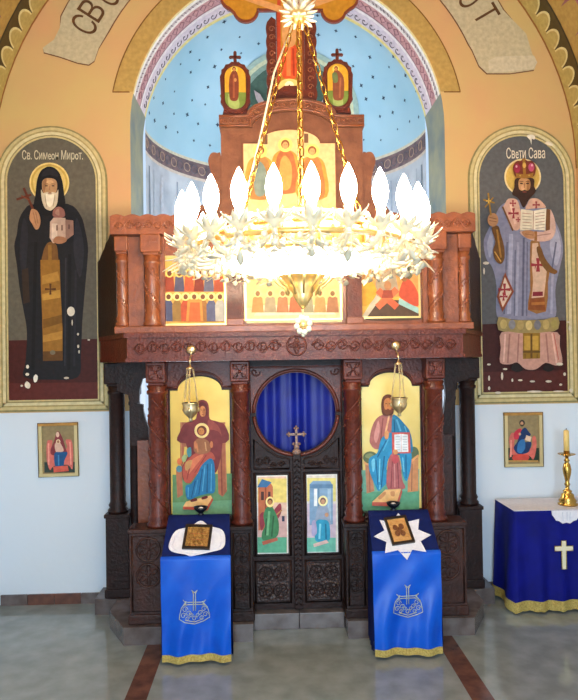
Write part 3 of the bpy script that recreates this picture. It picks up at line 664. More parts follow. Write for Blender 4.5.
# --- icons of the upper tier
UY = 4.742
ta, tb = T(150, 230, 3.853), T(290, 230, 3.853)
def upicon(x0, x1, z0, z1, label, layers, ground):
    ic = thing('icon', ((x0+x1)/2, 4.74, z0), label, 'icon', 'icons of the upper tier')
    mb = MB(); d = .014
    mb.box(x0, x1, UY-.006, UY+.006, z0, z0+d, GOLDM); mb.box(x0, x1, UY-.006, UY+.006, z1-d, z1, GOLDM); mb.box(x0, x0+d, UY-.006, UY+.006, z0+d, z1-d, GOLDM); mb.box(x1-d, x1, UY-.006, UY+.006, z0+d, z1-d, GOLDM)
    mb.build('frame', ic)
    picture('painting', ic, UY, layers, world=[(ground, [(x0+d, z0+d), (x1-d, z0+d), (x1-d, z1-d), (x0+d, z1-d)])])
lay = []
random.seed(3)
for k in range(6):
    x = 75+38*k
    lay += [(ta, ('8c3a24', '4c4a5e', 'b05030', '7c3020', '5c5a6c', '9c4428')[k], [(x-20, 238), (x-16, 180), (x, 168), (x+16, 180), (x+20, 238)]), (ta, 'e6c064', el(x, 166, 16, 17)), (ta, '6a3c22', el(x, 167, 9, 11))]
for k in range(7):
    x = 72+33*k
    lay += [(ta, ('4a4c66', '8a6a34', 'a84626', 'b85a2e', '90602c', '525470', 'a8a49a')[k], [(x-17, 352), (x-19, 290), (x-10, 272), (x+10, 272), (x+19, 290), (x+17, 352)]), (ta, 'f0d684', el(x, 257, 17, 16)), (ta, '6e4024', el(x, 258, 9, 10))]
lay += [(ta, 'd0833c', [(140, 352), (146, 268), (200, 268), (206, 352)]), (ta, 'c25c2e', [(150, 352), (156, 280), (192, 280), (196, 352)])]
upicon(-.968, -.508, 2.258, 2.775, 'square icon of two rows of robed apostles, left on the upper tier', lay, paint('dca04c'))
lay = [(tb, 'c88c4c', [(262, 130), (495, 130), (495, 250), (262, 270)]), (tb, '9c8a70', [(330, 190), (400, 140), (420, 240), (330, 260)]), (tb, '5a5a42', el(452, 165, 22, 26)),
       (tb, '4e3a2a', smooth([(290, 345), (330, 290), (420, 270), (495, 320), (495, 345)], 4)),
       (tb, 'b2a890', [(270, 345), (330, 250), (350, 262), (290, 345)]), (tb, '8ab0aa', [(420, 262), (495, 300), (495, 322), (418, 285)]), (tb, 'b2482e', smooth([(420, 240), (440, 190), (470, 200), (495, 250), (490, 295), (430, 265)], 4)), (tb, '8a5a30', el(440, 185, 12, 14)),
       (tb, 'c8922c', smooth([(275, 200), (310, 195), (335, 240), (300, 290), (270, 280)], 4)), (tb, 'bc5a3a', ln(338, 232, 412, 298, 26)), (tb, 'c4623e', ln(412, 228, 336, 298, 26)), (tb, 'a8744c', el(376, 215, 14, 18)), (tb, '8c3c2a', [(360, 232), (392, 232), (398, 262), (352, 262)])]
upicon(.470, .940, 2.292, 2.775, 'square icon of a rocky scene with crossed red planks, right on the upper tier', lay, paint('d8a446'))
lay = [(ta, 'd8c090', [(372, 360), (372, 300), (740, 295), (740, 355)]), (ta, 'e4d6b4', [(400, 330), (430, 290), (690, 288), (715, 325)])]  # creams stand in for the overexposed glare on this icon
for k in range(7):
    x = 415+48*k
    lay += [(ta, ('b8824a', '9a8a6c', 'a8704a', 'b0603c', '8c8668', 'b08a52', '9c6a48')[k], [(x-24, 318), (x-18, 262), (x, 248), (x+18, 262), (x+24, 318)]), (ta, 'e8cf88', el(x, 244, 15, 16)), (ta, '86603c', el(x, 245, 9, 10))]
upicon(-.372, .352, 2.285, 2.775, 'wide glare-paled icon of a supper table, upper tier above the royal doors', lay, paint('d8bc7c'))
# --- arched icon of the gable
ic = thing('icon', (-.02, 4.79, 3.06), 'arched golden icon of three haloed figures set in the gable', 'icon')
ow = [(-.375, 3.06), (-.375, 3.62), (-.255, 3.62)]+[(-.02-.235*cos(pi*k/20), 3.62+.105*sin(pi*k/20)) for k in range(1, 20)]+[(.215, 3.62), (.33, 3.62), (.33, 3.06)]
mb = MB(); mb.prism(ow, 4.778, 4.799, WOODL); mb.build('panel', ic)
tc = T(215, 100, 3.729)
lay = [(tc, '6e4a34', rc(178, 130, 196, 165)), (tc, '6e4a34', rc(332, 125, 348, 160))]
for x, y, c, c2 in ((168, 190, '9a6c3a', '6e7c74'), (262, 168, 'a05c34', 'b88a48'), (362, 192, 'a4683a', '9a8050')):
    lay += [(tc, 'b48438', smooth([(x-50, y+60), (x-28, y+25), (x, y+20), (x+28, y+25), (x+50, y+60), (x+55, y+170), (x-55, y+170)], 4)), (tc, c, smooth([(x-34, y+60), (x-20, y+26), (x, y+20), (x+22, y+26), (x+36, y+60), (x+44, y+170), (x-44, y+170)], 4)), (tc, c2, smooth([(x-20, y+70), (x, y+40), (x+24, y+80), (x+18, y+160), (x-18, y+160)], 4)),
            (tc, 'ecc868', el(x, y, 27, 27)), (tc, '7c4c28', el(x, y-2, 16, 17)), (tc, 'c08a58', el(x, y+3, 11, 14)), (tc, '40241a', el(x-4, y, 2, 1.2)), (tc, '40241a', el(x+4, y, 2, 1.2))]
picture('painting', ic, 4.774, lay, world=[(paint('ceb07c'), [(x*.975-.0005, (z-3.4)*.98+3.4) for x, z in ow])], thick=.004)
# --- oval medallions with cross finials
def medallion(cx, z0, t, fig, label):
    m = thing('medallion_icon', (cx, 4.80, z0-.038), label, 'icon', 'oval medallions on the gable ends')
    hw = .085; zt = z0+.335
    def ov(h, d): # long oval with round ends
        return [(cx+h*cos(pi+pi*k/14), z0+.085-d+.085+h*sin(pi+pi*k/14)-.085+.0) for k in range(15)]+[(cx+h*cos(pi*k/14), zt-.085+h*sin(pi*k/14)) for k in range(15)]
    i_ = ov(hw, 0); o_ = []
    for k, (x, z) in enumerate(ov(hw+.024, 0)):
        o_.append((x+(.006 if k % 2 else -.002)*cos(2*pi*k/30+pi), z+(.008 if k % 2 else -.002)*sin(2*pi*k/30+pi)))
    mb = MB(); mb.prism(i_, 4.795, 4.82, WOOD); mb.ring(i_, o_, 4.78, 4.825, WOOD, closed=True)
    mb.prism([(cx-.10, z0-.037), (cx+.10, z0-.037), (cx+.085, z0+.03), (cx-.085, z0+.03)], 4.797, 4.83, WOOD)
    mb.tube([(x, 4.78, z) for x, z in i_], .006, WOOD, 5, closed=True); mb.build('frame', m)
    mb = MB(); zf = zt+.018; mb.box(cx-.012, cx+.012, 4.795, 4.815, zf, zf+.09, WOOD, .002); mb.box(cx-.034, cx+.034, 4.795, 4.815, zf+.045, zf+.064, WOOD, .002)
    for a, b in ((cx-.034, zf+.054), (cx+.034, zf+.054), (cx, zf+.09)): mb.ball((a, 4.805, b), .013, WOOD, 5)
    mb.build('cross_finial', m)
    picture('painting', m, 4.79, [
        (t, '6a7c34', fig['ground']), (t, '8c9c58', fig['pale'])]+fig['body'], world=[(paint('c89428'), [(cx+(x-cx)*.985, z) for x, z in ov(hw-.001, 0)])], thick=.004)
tl, tr = T(200, 40, 6.367), T(280, 40, 6.367)
medallion(-.420, 3.872, tl, dict(ground=smooth([(138, 335), (305, 335), (305, 380), (285, 425), (225, 445), (160, 425), (138, 380)], 2), pale=smooth([(180, 345), (235, 345), (250, 430), (190, 435)], 3),
    body=[(tl, 'e0b850', el(218, 190, 22, 24)), (tl, '6e3422', smooth([(205, 200), (232, 200), (246, 250), (246, 345), (236, 385), (198, 385), (186, 345), (186, 250)], 4)), (tl, '8c4a2e', ln(215, 220, 215, 370, 12)), (tl, '5a2a1c', el(217, 185, 12, 14)), (tl, 'b07a48', el(217, 189, 8, 11)), (tl, 'b07a48', el(225, 255, 9, 12))]),
    'oval medallion of a robed figure with folded hands, left of the great cross')
medallion(.352, 3.892, tr, dict(ground=smooth([(282, 325), (450, 325), (450, 370), (430, 420), (370, 440), (300, 420), (282, 370)], 2), pale=smooth([(340, 340), (390, 340), (400, 425), (345, 430)], 3),
    body=[(tr, 'e0b850', el(355, 185, 22, 24)), (tr, '74402a', smooth([(345, 195), (372, 195), (405, 240), (408, 330), (396, 380), (345, 380), (336, 330), (336, 250)], 4)), (tr, '5a6a40', smooth([(332, 215), (362, 210), (368, 265), (340, 270)], 3)), (tr, '93583a', ln(385, 240, 380, 370, 12)), (tr, '5a2a1c', el(357, 181, 12, 14)), (tr, 'b07a48', el(356, 186, 8, 11))]),
    'oval medallion of a figure leaning on one hand, right of the great cross')
# --- great cross over the gable
cr = thing('crucifix', (.017, 4.84, 3.958), 'great painted wooden cross with gold trefoil ends crowning the screen', 'cross')
CXX, CA = .0, 4.757
mb = MB()
for d, y0, y1, m in ((.018, 4.832, 4.86, mat('cross_edge', (112, 48, 26), .45)), (0, 4.828, 4.85, paint('a8741c'))):
    h = .088+d; q = []
    def lob(cx, cz, r, a0, a1): return [(cx+r*cos(R(a0+(a1-a0)*k/14)), cz+r*sin(R(a0+(a1-a0)*k/14))) for k in range(15)]
    r_ = .082+d
    right = [(CXX+h, CA-h)]+[(CXX+.25, CA-h)]+lob(CXX+.335, CA-.095, r_, 175, 345)+lob(CXX+.43, CA, r_, -70, 70)+lob(CXX+.335, CA+.095, r_, 15, 185)+[(CXX+.25, CA+h), (CXX+h, CA+h)]
    top = [(CXX+h, CA+.22)]+lob(CXX+.095, CA+.31, r_, -85, 80)+lob(CXX, CA+.405, r_, -20, 200)+lob(CXX-.095, CA+.31, r_, 100, 265)+[(CXX-h, CA+.22)]
    left = [(2*CXX-x, z) for x, z in right][::-1]
    mb.prism([(CXX-h, 3.99), (CXX+h, 3.99)]+right+top+left, y0, y1, m)
cb = mb.build('cross_board', cr)
tx = T(190, 0, 2.89)
picture('painted_figure', cr, 4.8275, [
    (tx, 'a83a20', rc(252, 0, 262, 260)), (tx, 'a83a20', rc(312, 0, 322, 260)),
    (tx, 'c04a22', smooth([(268, 130), (305, 130), (312, 190), (305, 225), (270, 225), (264, 190)], 4)), (tx, 'd8703a', ln(285, 135, 285, 220, 12)), (tx, '983018', ln(298, 140, 300, 220, 6)),
    (tx, 'c08a54', smooth([(272, 20), (302, 20), (308, 70), (302, 130), (270, 130), (266, 70)], 4)), (tx, 'c08a54', [(150, -20), (268, 20), (268, 40), (150, -2)]), (tx, 'c08a54', [(425, -20), (306, 20), (306, 40), (425, -2)]),
    (tx, 'd8b868', smooth([(258, 262), (262, 236), (287, 228), (312, 236), (316, 262)], 3)), (tx, 'e8dcb0', el(287, 246, 13, 11)), (tx, '3a2818', [(276, 262), (287, 244), (298, 262)]),
])
mb = MB()
for sd in (-1, 1):  # carved borders along the foot of the cross
    x0, x1 = (-.175, -.108) if sd < 0 else (.108, .190)
    ed = [(x0 if sd < 0 else x1)+sd*.010*abs(sin(k*pi/6)) for k in range(37)]
    zz = [3.958+(4.56-3.958)*k/36 for k in range(37)]
    mb.prism([((x1 if sd < 0 else x0), 3.958)]+[(e, z) for e, z in zip(ed, zz)]+[((x0+x1)/2, 4.60), ((x1 if sd < 0 else x0), 4.575)], 4.822, 4.86, WOOD)
mb.prism([(-.108, 3.958), (.108, 3.958), (.108, 4.03), (.05, 4.07), (-.05, 4.07), (-.108, 4.03)], 4.818, 4.86, WOOD)
bd = mb.build('carved_border', cr)
for x in (-.142, .148):
    mb = MB()
    for k in range(9): mb.tube([(x+(.024-.002*j)*cos(.8*j), 4.82, 4.0+k*.063+(.024-.002*j)*sin(.8*j)) for j in range(10)], .005, WOODL, 4)
    mb.build('scroll_carving', bd)

# ================================================================ royal doors, curtain
def leaf(sd, label, layers, ground):
    d = thing('royal_door', (sd*.19, 4.86, PZ), label, 'door', 'royal doors')
    X = lambda v: sd*v
    pts = [(X(.343), .128), (X(.343), CZ-.002)]+[(X(.30*cos(pi/2*k/20)), CZ-.002-.30*sin(pi/2*k/20)) for k in range(20)]+[(X(.031), 1.296), (X(.031), .128)]
    mb = MB(); mb.prism(pts, 4.825, 4.855, WOODD); st = mb.build('leaf_board', d)
    mb = MB()
    mb.tube([(X(.318*cos(pi/2*k/20)), 4.822, CZ-.002-.318*sin(pi/2*k/20)) for k in range(1, 20)], .014, WOOD, 6)
    for x0, x1, z0, z1 in ((.055, .32, .525, 1.145), (.055, .32, .175, .485)):
        mb.tube([(X(x0), 4.824, z0), (X(x1), 4.824, z0), (X(x1), 4.824, z1), (X(x0), 4.824, z1)], .010, WOODD, 5, closed=True)
    mb.tube([(X(.055), 4.824, 1.175), (X(.32), 4.824, 1.175), (X(.32), 4.824, 1.40), (X(.245), 4.824, 1.335), (X(.15), 4.824, 1.27), (X(.055), 4.824, 1.245)], .008, WOODD, 5, closed=True)
    mb.build('moulding', d)
    mb = MB(); a, b = sorted((X(.075), X(.305))); mb.box(a, b, 4.819, 4.826, .195, .465, WOODC)
    for k in range(2):
        for j in range(2): rosette(mb, a+.06+.11*k, 4.818, .265+.13*j, .05, WOODD, 5)
    mb.build('carved_panel', d)
    mb = MB(); vine(mb, X(.085), X(.20), 4.822, 1.21, .02, WOODD, 1, .006); vine(mb, X(.20), X(.305), 4.822, 1.235, .03, WOODD, 1, .006); mb.build('leaf_carving', d)
    mb = MB(); a, b = sorted((X(.072), X(.303))); mb.box(a, b, 4.818, 4.826, .543, 1.127, paint('dcdcd8')); pl = mb.build('icon_panel', d)
    picture('icon_painting', pl, 4.816, layers, world=[(paint(ground), [(a+.008, .551), (b-.008, .551), (b-.008, 1.119), (a+.008, 1.119)])], thick=.001)
    return d
td = T(245, 460, 4.12)
leaf(-1, 'left royal door leaf with a winged figure in green on its icon', [
    (td, 'dcc872', rc(52, 76, 172, 175)), (td, '5ca888', rc(52, 315, 172, 382)), (td, 'c8a4a0', rc(52, 230, 172, 318)),
    (td, 'b86844', [(55, 100), (100, 85), (115, 110), (115, 285), (55, 290)]), (td, '8c4830', ln(85, 110, 85, 280, 6)), (td, '4a2c28', rc(66, 130, 78, 165)), (td, '4a2c28', rc(95, 130, 105, 165)), (td, '3c70a0', [(50, 112), (70, 78), (110, 92), (90, 112)]),
    (td, '8c3440', smooth([(110, 225), (140, 180), (150, 190), (146, 225), (122, 255)], 4)), (td, '8c3440', smooth([(78, 215), (60, 230), (66, 290), (82, 260)], 4)),
    (td, '3e7c50', smooth([(85, 200), (105, 188), (120, 205), (138, 250), (138, 300), (120, 322), (75, 330), (70, 300), (82, 270), (76, 230)], 4)), (td, '6aa878', ln(100, 210, 92, 310, 9)), (td, '2a5a3a', ln(118, 230, 110, 315, 6)), (td, '2a5a3a', ln(88, 240, 84, 310, 5)),
    (td, 'f0d890', el(103, 172, 18, 22)), (td, '5e3422', el(103, 170, 11, 13)), (td, 'b88050', el(103, 174, 8, 10)), (td, 'b88050', ln(130, 225, 152, 205, 6)),
    (td, '343a50', rc(152, 230, 163, 252)), (td, 'b0604c', [(70, 335), (132, 318), (136, 330), (74, 350)])], 'd8b8a4')
leaf(1, 'right royal door leaf with a figure in blue on its icon', [
    (td, 'dcd080', rc(256, 74, 374, 170)), (td, '6cb8a4', rc(256, 318, 374, 378)), (td, 'c4b4c4', rc(256, 180, 374, 320)),
    (td, '7a9cbc', [(266, 100), (280, 86), (350, 86), (362, 105), (362, 265), (266, 268)]), (td, '5c80a4', rc(266, 100, 362, 116)), (td, 'e4ecf0', rc(284, 118, 297, 190)), (td, '9cb8cc', rc(340, 118, 354, 250)), (td, '4e7294', ln(304, 116, 304, 250, 4)),
    (td, '8c9cb4', smooth([(300, 195), (322, 184), (342, 198), (352, 250), (346, 270), (292, 270), (290, 240)], 4)), (td, '2e94b8', smooth([(292, 255), (320, 245), (346, 258), (350, 322), (330, 332), (290, 330)], 4)), (td, '7cc8dc', ln(310, 262, 306, 325, 8)), (td, '1c6c8c', ln(332, 262, 334, 325, 6)),
    (td, 'f4e4a8', el(321, 168, 20, 22)), (td, '6c5050', el(321, 168, 12, 14)), (td, 'bc9070', el(321, 171, 8, 10)), (td, 'bc9070', el(336, 225, 8, 9)),
    (td, 'a4a0c4', smooth([(276, 255), (290, 250), (296, 300), (276, 310)], 3)), (td, 'd8b8b0', [(280, 345), (336, 328), (345, 340), (284, 358)])], 'd4ccc4')
# post between the leaves with a cross on top, fixed to the right leaf's edge
ap = thing('door_post', (0, 4.82, PZ), 'carved post with a small budded cross between the royal door leaves', 'door post')
mb = MB(); mb.box(-.030, .030, 4.805, 4.856, .128, 1.285, WOODD, .005); po = mb.build('post', ap)
mb = MB()
for k in range(27): mb.tube([(-.02, 4.803, .16+.041*k), (0, 4.80, .18+.041*k), (.02, 4.803, .16+.041*k)], .005, WOODD, 4)
mb.build('herringbone_carving', po)
mb = MB(); G = mat('bronzed_wood', (132, 104, 92), .4)
mb.ball((0, 4.82, 1.30), .034, G, 6, sy=.5, sz=.8); mb.ball((0, 4.82, 1.335), .022, G, 6, sy=.6, sz=1.0)
mb.box(-.009, .009, 4.81, 4.828, 1.34, 1.47, G, .002); mb.box(-.052, .052, 4.81, 4.828, 1.424, 1.442, G, .002)
for x, z in ((-.056, 1.433), (.056, 1.433), (0, 1.478)):
    for a, b in ((0, 0), (.012, 0), (-.012, 0), (0, .012), (0, -.012)): mb.ball((x+a, 4.819, z+b), .009, G, 4)
for x in (-.022, .022): mb.ball((x, 4.819, 1.36), .012, G, 4)
mb.build('cross_finial', ap)
cu = thing('curtain', (0, 4.98, PZ), 'blue pleated curtain behind the round opening of the royal doors', 'curtain')
mb = MB(); nx = 120; vs = []
for k in range(nx+1):
    x = -.42+.84*k/nx; p = .009*sin(x*58+1.2*sin(x*9))+.014*sin(x*31+1.5*sin(x*7)+1)
    vs += [(x, 4.98+p*1.15, PZ+.02), (x, 4.98+p, 1.2), (x, 4.98+p*.6, 1.985)]
mb.add(vs, [(3*k+j, 3*k+3+j, 3*k+4+j, 3*k+1+j) for k in range(nx) for j in range(2)], CURT, True); mb.build('cloth', cu)
mb = MB(); mb.tube([(-.48, 4.98, 1.985), (.48, 4.98, 1.985)], .010, BRASS, 8); mb.build('rod', cu)

# ================================================================ hanging oil lamps
def chainpts(a, b, n): a, b = Vector(a), Vector(b); return [a+(b-a)*k/n for k in range(n+1)]
def chain(mb, a, b, m, link=.03, r=.0035, wd=.008):
    a, b = Vector(a), Vector(b); L = (b-a).length; k = max(2, int(L/(link*.78))); d = (b-a).normalized(); u = d.orthogonal().normalized(); v = d.cross(u)
    for i in range(k):
        c = a+d*(L*(i+.5)/k); q = u if i % 2 else v
        mb.tube([c+d*(link/2*cos(2*pi*j/8))+q*(wd*sin(2*pi*j/8)) for j in range(8)], r, m, 4, closed=True)
def oil_lamp(x, z0, ztop, label):
    y = 4.475
    t = thing('oil_lamp', (x, y, z0), label, 'hanging lamp', 'oil lamps hanging before the tall icons')
    mb = MB(); mb.lathe([(.008, 0), (.014, .010), (.010, .02), (.022, .034), (.046, .058), (.055, .085), (.050, .10), (.058, .125), (.060, .132), (.052, .130), (.045, .10), (.0, .09)], (x, y, z0), PBRASS, 20)
    b = mb.build('bowl', t)
    mb = MB(); mb.lathe([(.050, 0), (.046, .008), (.0, .009)], (x, y, z0+.126), IRON, 18); mb.build('glass_cup', b)
    for k in range(3):
        a = 2*pi*k/3+.5; mb = MB(); mb.ball((x+.057*cos(a), y+.057*sin(a), z0+.082), .012, PBRASS, 5, sz=1.5); mb.build('handle', b)
    for k in range(3):
        mb = MB(); a = 2*pi*k/3+.5; chain(mb, (x+.057*cos(a), y+.057*sin(a), z0+.10), (x+.022*cos(a), y+.022*sin(a), ztop-.055), PBRASS, .024, .0024, .0055); mb.build('chain', t)
    mb = MB(); mb.lathe([(.026, 0), (.028, .006), (.010, .016), (.006, .03)], (x, y, ztop-.06), PBRASS, 12)
    mb.build('chain_cap', t)
    mb = MB(); mb.tube([(x, y, ztop-.035), (x, y, ztop), (x, y+.015, ztop+.02), (x, 4.545, ztop+.03)], .005, PBRASS, 6)
    mb.build('hook', t)
    mb = MB(); mb.lathe([(.032, 0), (.034, .004), (.022, .010), (.012, .016)], (x, 4.556, ztop+.075), PBRASS, 18, axis='y'); mb.tube([(x, 4.543, ztop+.07), (x, 4.540, ztop+.03)], .005, PBRASS, 6); mb.build('wall_rosette', t)
oil_lamp(-.748, 1.575, 2.00, 'brass oil lamp on chains hanging before the icon of the woman with child')
oil_lamp(.712, 1.585, 2.01, 'brass oil lamp on chains hanging before the icon of the man with a book')

# ================================================================ wall paintings
FOL, FCR, FTN, FWH = paint('857c50'), paint('bcae7c'), paint('a0905c'), paint('c8be94')
FGR = paint('c4bc98')
def fresco(cx, label):
    f = thing('fresco', (cx, W, 1.60), label, 'wall painting', 'round-headed wall paintings')
    mb = MB(); st = [(.462, .012, FOL), (.448, .018, FCR), (.424, .010, FTN), (.412, .016, FWH), (.388, .008, FOL), (.378, .014, FCR)]
    for k, (h, d, m) in enumerate(st):
        h2 = st[k+1][0] if k+1 < len(st) else .366
        b1, b2 = 1.595+(.462-h)*1.0, 1.595+(.462-h2)*1.0
        mb.ring(arch(cx, h, b1, 3.515), arch(cx, h2, b2, 3.515), W-d, W-.0005, m)
        mb.box(cx-h, cx+h, W-d, W-.0005, b1, b2, m)
    mb.build('frame', f); return f
fl_ = fresco(-1.990, 'wall painting of a white-bearded monk in black, in a round-headed frame')
t1, t2 = T(0, 130, 5), T(0, 260, 4.377)
ground = arch(-1.990, .367, 1.690, 3.515)
picture('painting', fl_, W-.006, [
 (t2, '401612', [(38, 352), (430, 345), (430, 640), (38, 640)]), (t2, '54201a', [(38, 540), (430, 535), (430, 640), (38, 640)]),
 (t1, 'd8c078', el(247, 263, 100, 100, 32)), (t1, 'b89a48', el(247, 263, 92, 92, 32)), (t1, 'cdb468', el(247, 263, 82, 82, 32)),
 (t1, '14151a', smooth([(165, 372), (122, 400), (95, 450), (85, 520), (72, 580), (85, 680), (100, 800), (118, 900), (135, 1010), (128, 1160), (122, 1235), (250, 1248), (390, 1235), (405, 1120), (412, 960), (425, 800), (438, 650), (440, 580), (428, 510), (405, 430), (340, 370)], 4)),
 (t1, '1e2028', smooth([(120, 440), (105, 520), (100, 640), (120, 760), (135, 640), (140, 500)], 4)), (t1, '22242c', smooth([(385, 440), (410, 520), (420, 620), (400, 740), (370, 620), (372, 500)], 4)), (t1, '0a0b10', ln(180, 560, 165, 1200, 16)), (t1, '0a0b10', ln(350, 620, 345, 1200, 16)), (t1, '262830', ln(330, 640, 325, 1180, 7)), (t1, '2c2018', [(110, 700), (142, 690), (150, 860), (118, 870)]), (t1, '1d1e26', ln(380, 700, 372, 1180, 10)),
 (t1, '6e4a22', smooth([(208, 712), (215, 620), (235, 570), (262, 560), (285, 580), (292, 640), (295, 712)], 4)), (t1, '8a6228', ln(250, 575, 252, 700, 18)),
 (t2, '8c6222', [(178, 0), (262, 0), (266, 130), (275, 300), (275, 440), (190, 442), (186, 250), (180, 120)]), (t2, 'a87c34', [(185, 70), (255, 50), (262, 90), (186, 108)]), (t2, 'b08638', [(186, 150), (264, 130), (266, 165), (187, 178)]), (t2, '704c18', [(190, 260), (272, 240), (274, 275), (190, 300)]), (t2, 'a87c34', [(190, 330), (274, 310), (274, 345), (190, 360)]), (t2, '5a3c18', [(190, 400), (275, 398), (275, 440), (190, 442)]), (t2, '4c2c14', cross4(222, 128, 24, 5)), (t2, '6a6450', el(232, 405, 12, 10)),
 (t1, '0e0f14', smooth([(180, 320), (188, 250), (205, 208), (228, 190), (250, 184), (275, 192), (298, 215), (314, 260), (322, 320), (328, 375), (300, 420), (250, 430), (200, 420), (172, 380)], 4)),
 (t1, '1c1d24', smooth([(210, 235), (222, 205), (250, 196), (280, 206), (292, 235), (250, 226)], 3)),
 (t1, 'ac845c', smooth([(212, 268), (222, 248), (250, 242), (278, 250), (288, 272), (284, 310), (265, 330), (234, 330), (216, 308)], 3)), (t1, '8c6442', smooth([(214, 270), (222, 250), (236, 246), (228, 300), (220, 312)], 3)), (t1, 'c29c70', el(252, 262, 18, 9)),
 (t1, '3a2418', el(234, 281, 8, 3)), (t1, '3a2418', el(268, 281, 8, 3)), (t1, '6c4a30', ln(224, 273, 243, 271, 3)), (t1, '6c4a30', ln(259, 271, 279, 273, 3)), (t1, '94694a', ln(252, 280, 250, 302, 5)),
 (t1, 'c2b498', smooth([(208, 300), (220, 318), (238, 312), (252, 316), (266, 312), (284, 316), (294, 300), (292, 345), (284, 380), (262, 402), (248, 404), (226, 390), (212, 350)], 4)), (t1, 'ded4bc', smooth([(232, 322), (252, 328), (272, 322), (270, 365), (252, 388), (236, 368)], 3)), (t1, '9a8c72', ln(228, 330, 236, 385, 4)), (t1, '9a8c72', ln(278, 328, 268, 385, 4)), (t1, '8c5c46', el(252, 318, 10, 3)),
 (t1, '5c2c1c', ln(122, 292, 178, 420, 12)), (t1, '5c2c1c', ln(86, 350, 160, 326, 11)), (t1, '7a4028', ln(110, 330, 150, 352, 6)),
 (t1, 'a87c58', smooth([(153, 425), (162, 398), (186, 404), (202, 430), (206, 465), (196, 495), (180, 498), (164, 470), (152, 450)], 4)), (t1, '86603f', ln(170, 415, 185, 480, 4)), (t1, '86603f', ln(182, 412, 194, 470, 4)),
 (t1, '8a5a50', smooth([(268, 432), (272, 400), (297, 386), (322, 400), (328, 432), (300, 442)], 4)), (t1, 'a47a68', smooth([(280, 420), (286, 402), (298, 398), (300, 430)], 3)), (t1, 'b89c88', [(254, 462), (272, 440), (330, 442), (335, 470), (330, 560), (268, 568), (252, 540)]), (t1, '8a6a5c', [(330, 450), (370, 455), (372, 525), (332, 555)]), (t1, 'd4c0ac', rc(262, 470, 290, 545)), (t1, '6c5044', rc(285, 478, 293, 505)), (t1, '6c5044', rc(310, 478, 318, 505)), (t1, '5e443c', rc(345, 475, 353, 498)), (t1, '9c6c4c', smooth([(270, 560), (285, 535), (330, 540), (335, 560), (300, 572)], 3)),
 (t2, 'd8d0bc', smooth(el(314, 226, 17, 21, 9), 2)), (t2, 'd8d0bc', el(125, 467, 7, 9, 7)), (t2, 'e0dccc', smooth([(150, 515), (160, 500), (170, 510), (166, 530), (155, 535)], 2)), (t2, 'd8d0bc', smooth([(112, 545), (122, 530), (138, 545), (132, 562), (118, 558)], 2)), (t2, 'd8d0bc', el(124, 500, 9, 7, 6)), (t2, 'c4bcaa', el(345, 325, 5, 6, 6)), (t2, 'c4bcaa', el(346, 378, 5, 8, 6)), (t2, 'c4bcaa', el(392, 350, 6, 4, 6)), (t2, 'b8ae9c', el(295, 516, 12, 5, 7)), (t2, 'c4bcaa', el(100, 550, 6, 5, 6)), (t2, 'c4bcaa', el(350, 402, 4, 8, 6)), (t2, 'c4bcaa', el(320, 275, 3, 14, 6)),
], world=[(paint('5a564a'), ground)], thick=.004)
mb = MB(); letters('Св. Симeoн Мирoт.', .105, at(53.5, 157, W), W-.024, R(-.3), paint('c8c0a4'), mb, .001, fit=.50); mb.build('lettering', fl_)
fr_ = fresco(1.988, 'wall painting of a crowned bishop in pale robes holding a book, in a round-headed frame')
t3 = T(470, 130, 5); t4 = lambda p: (470+p[0]/5, 260+p[1]/5)
redc = '8c2c34'
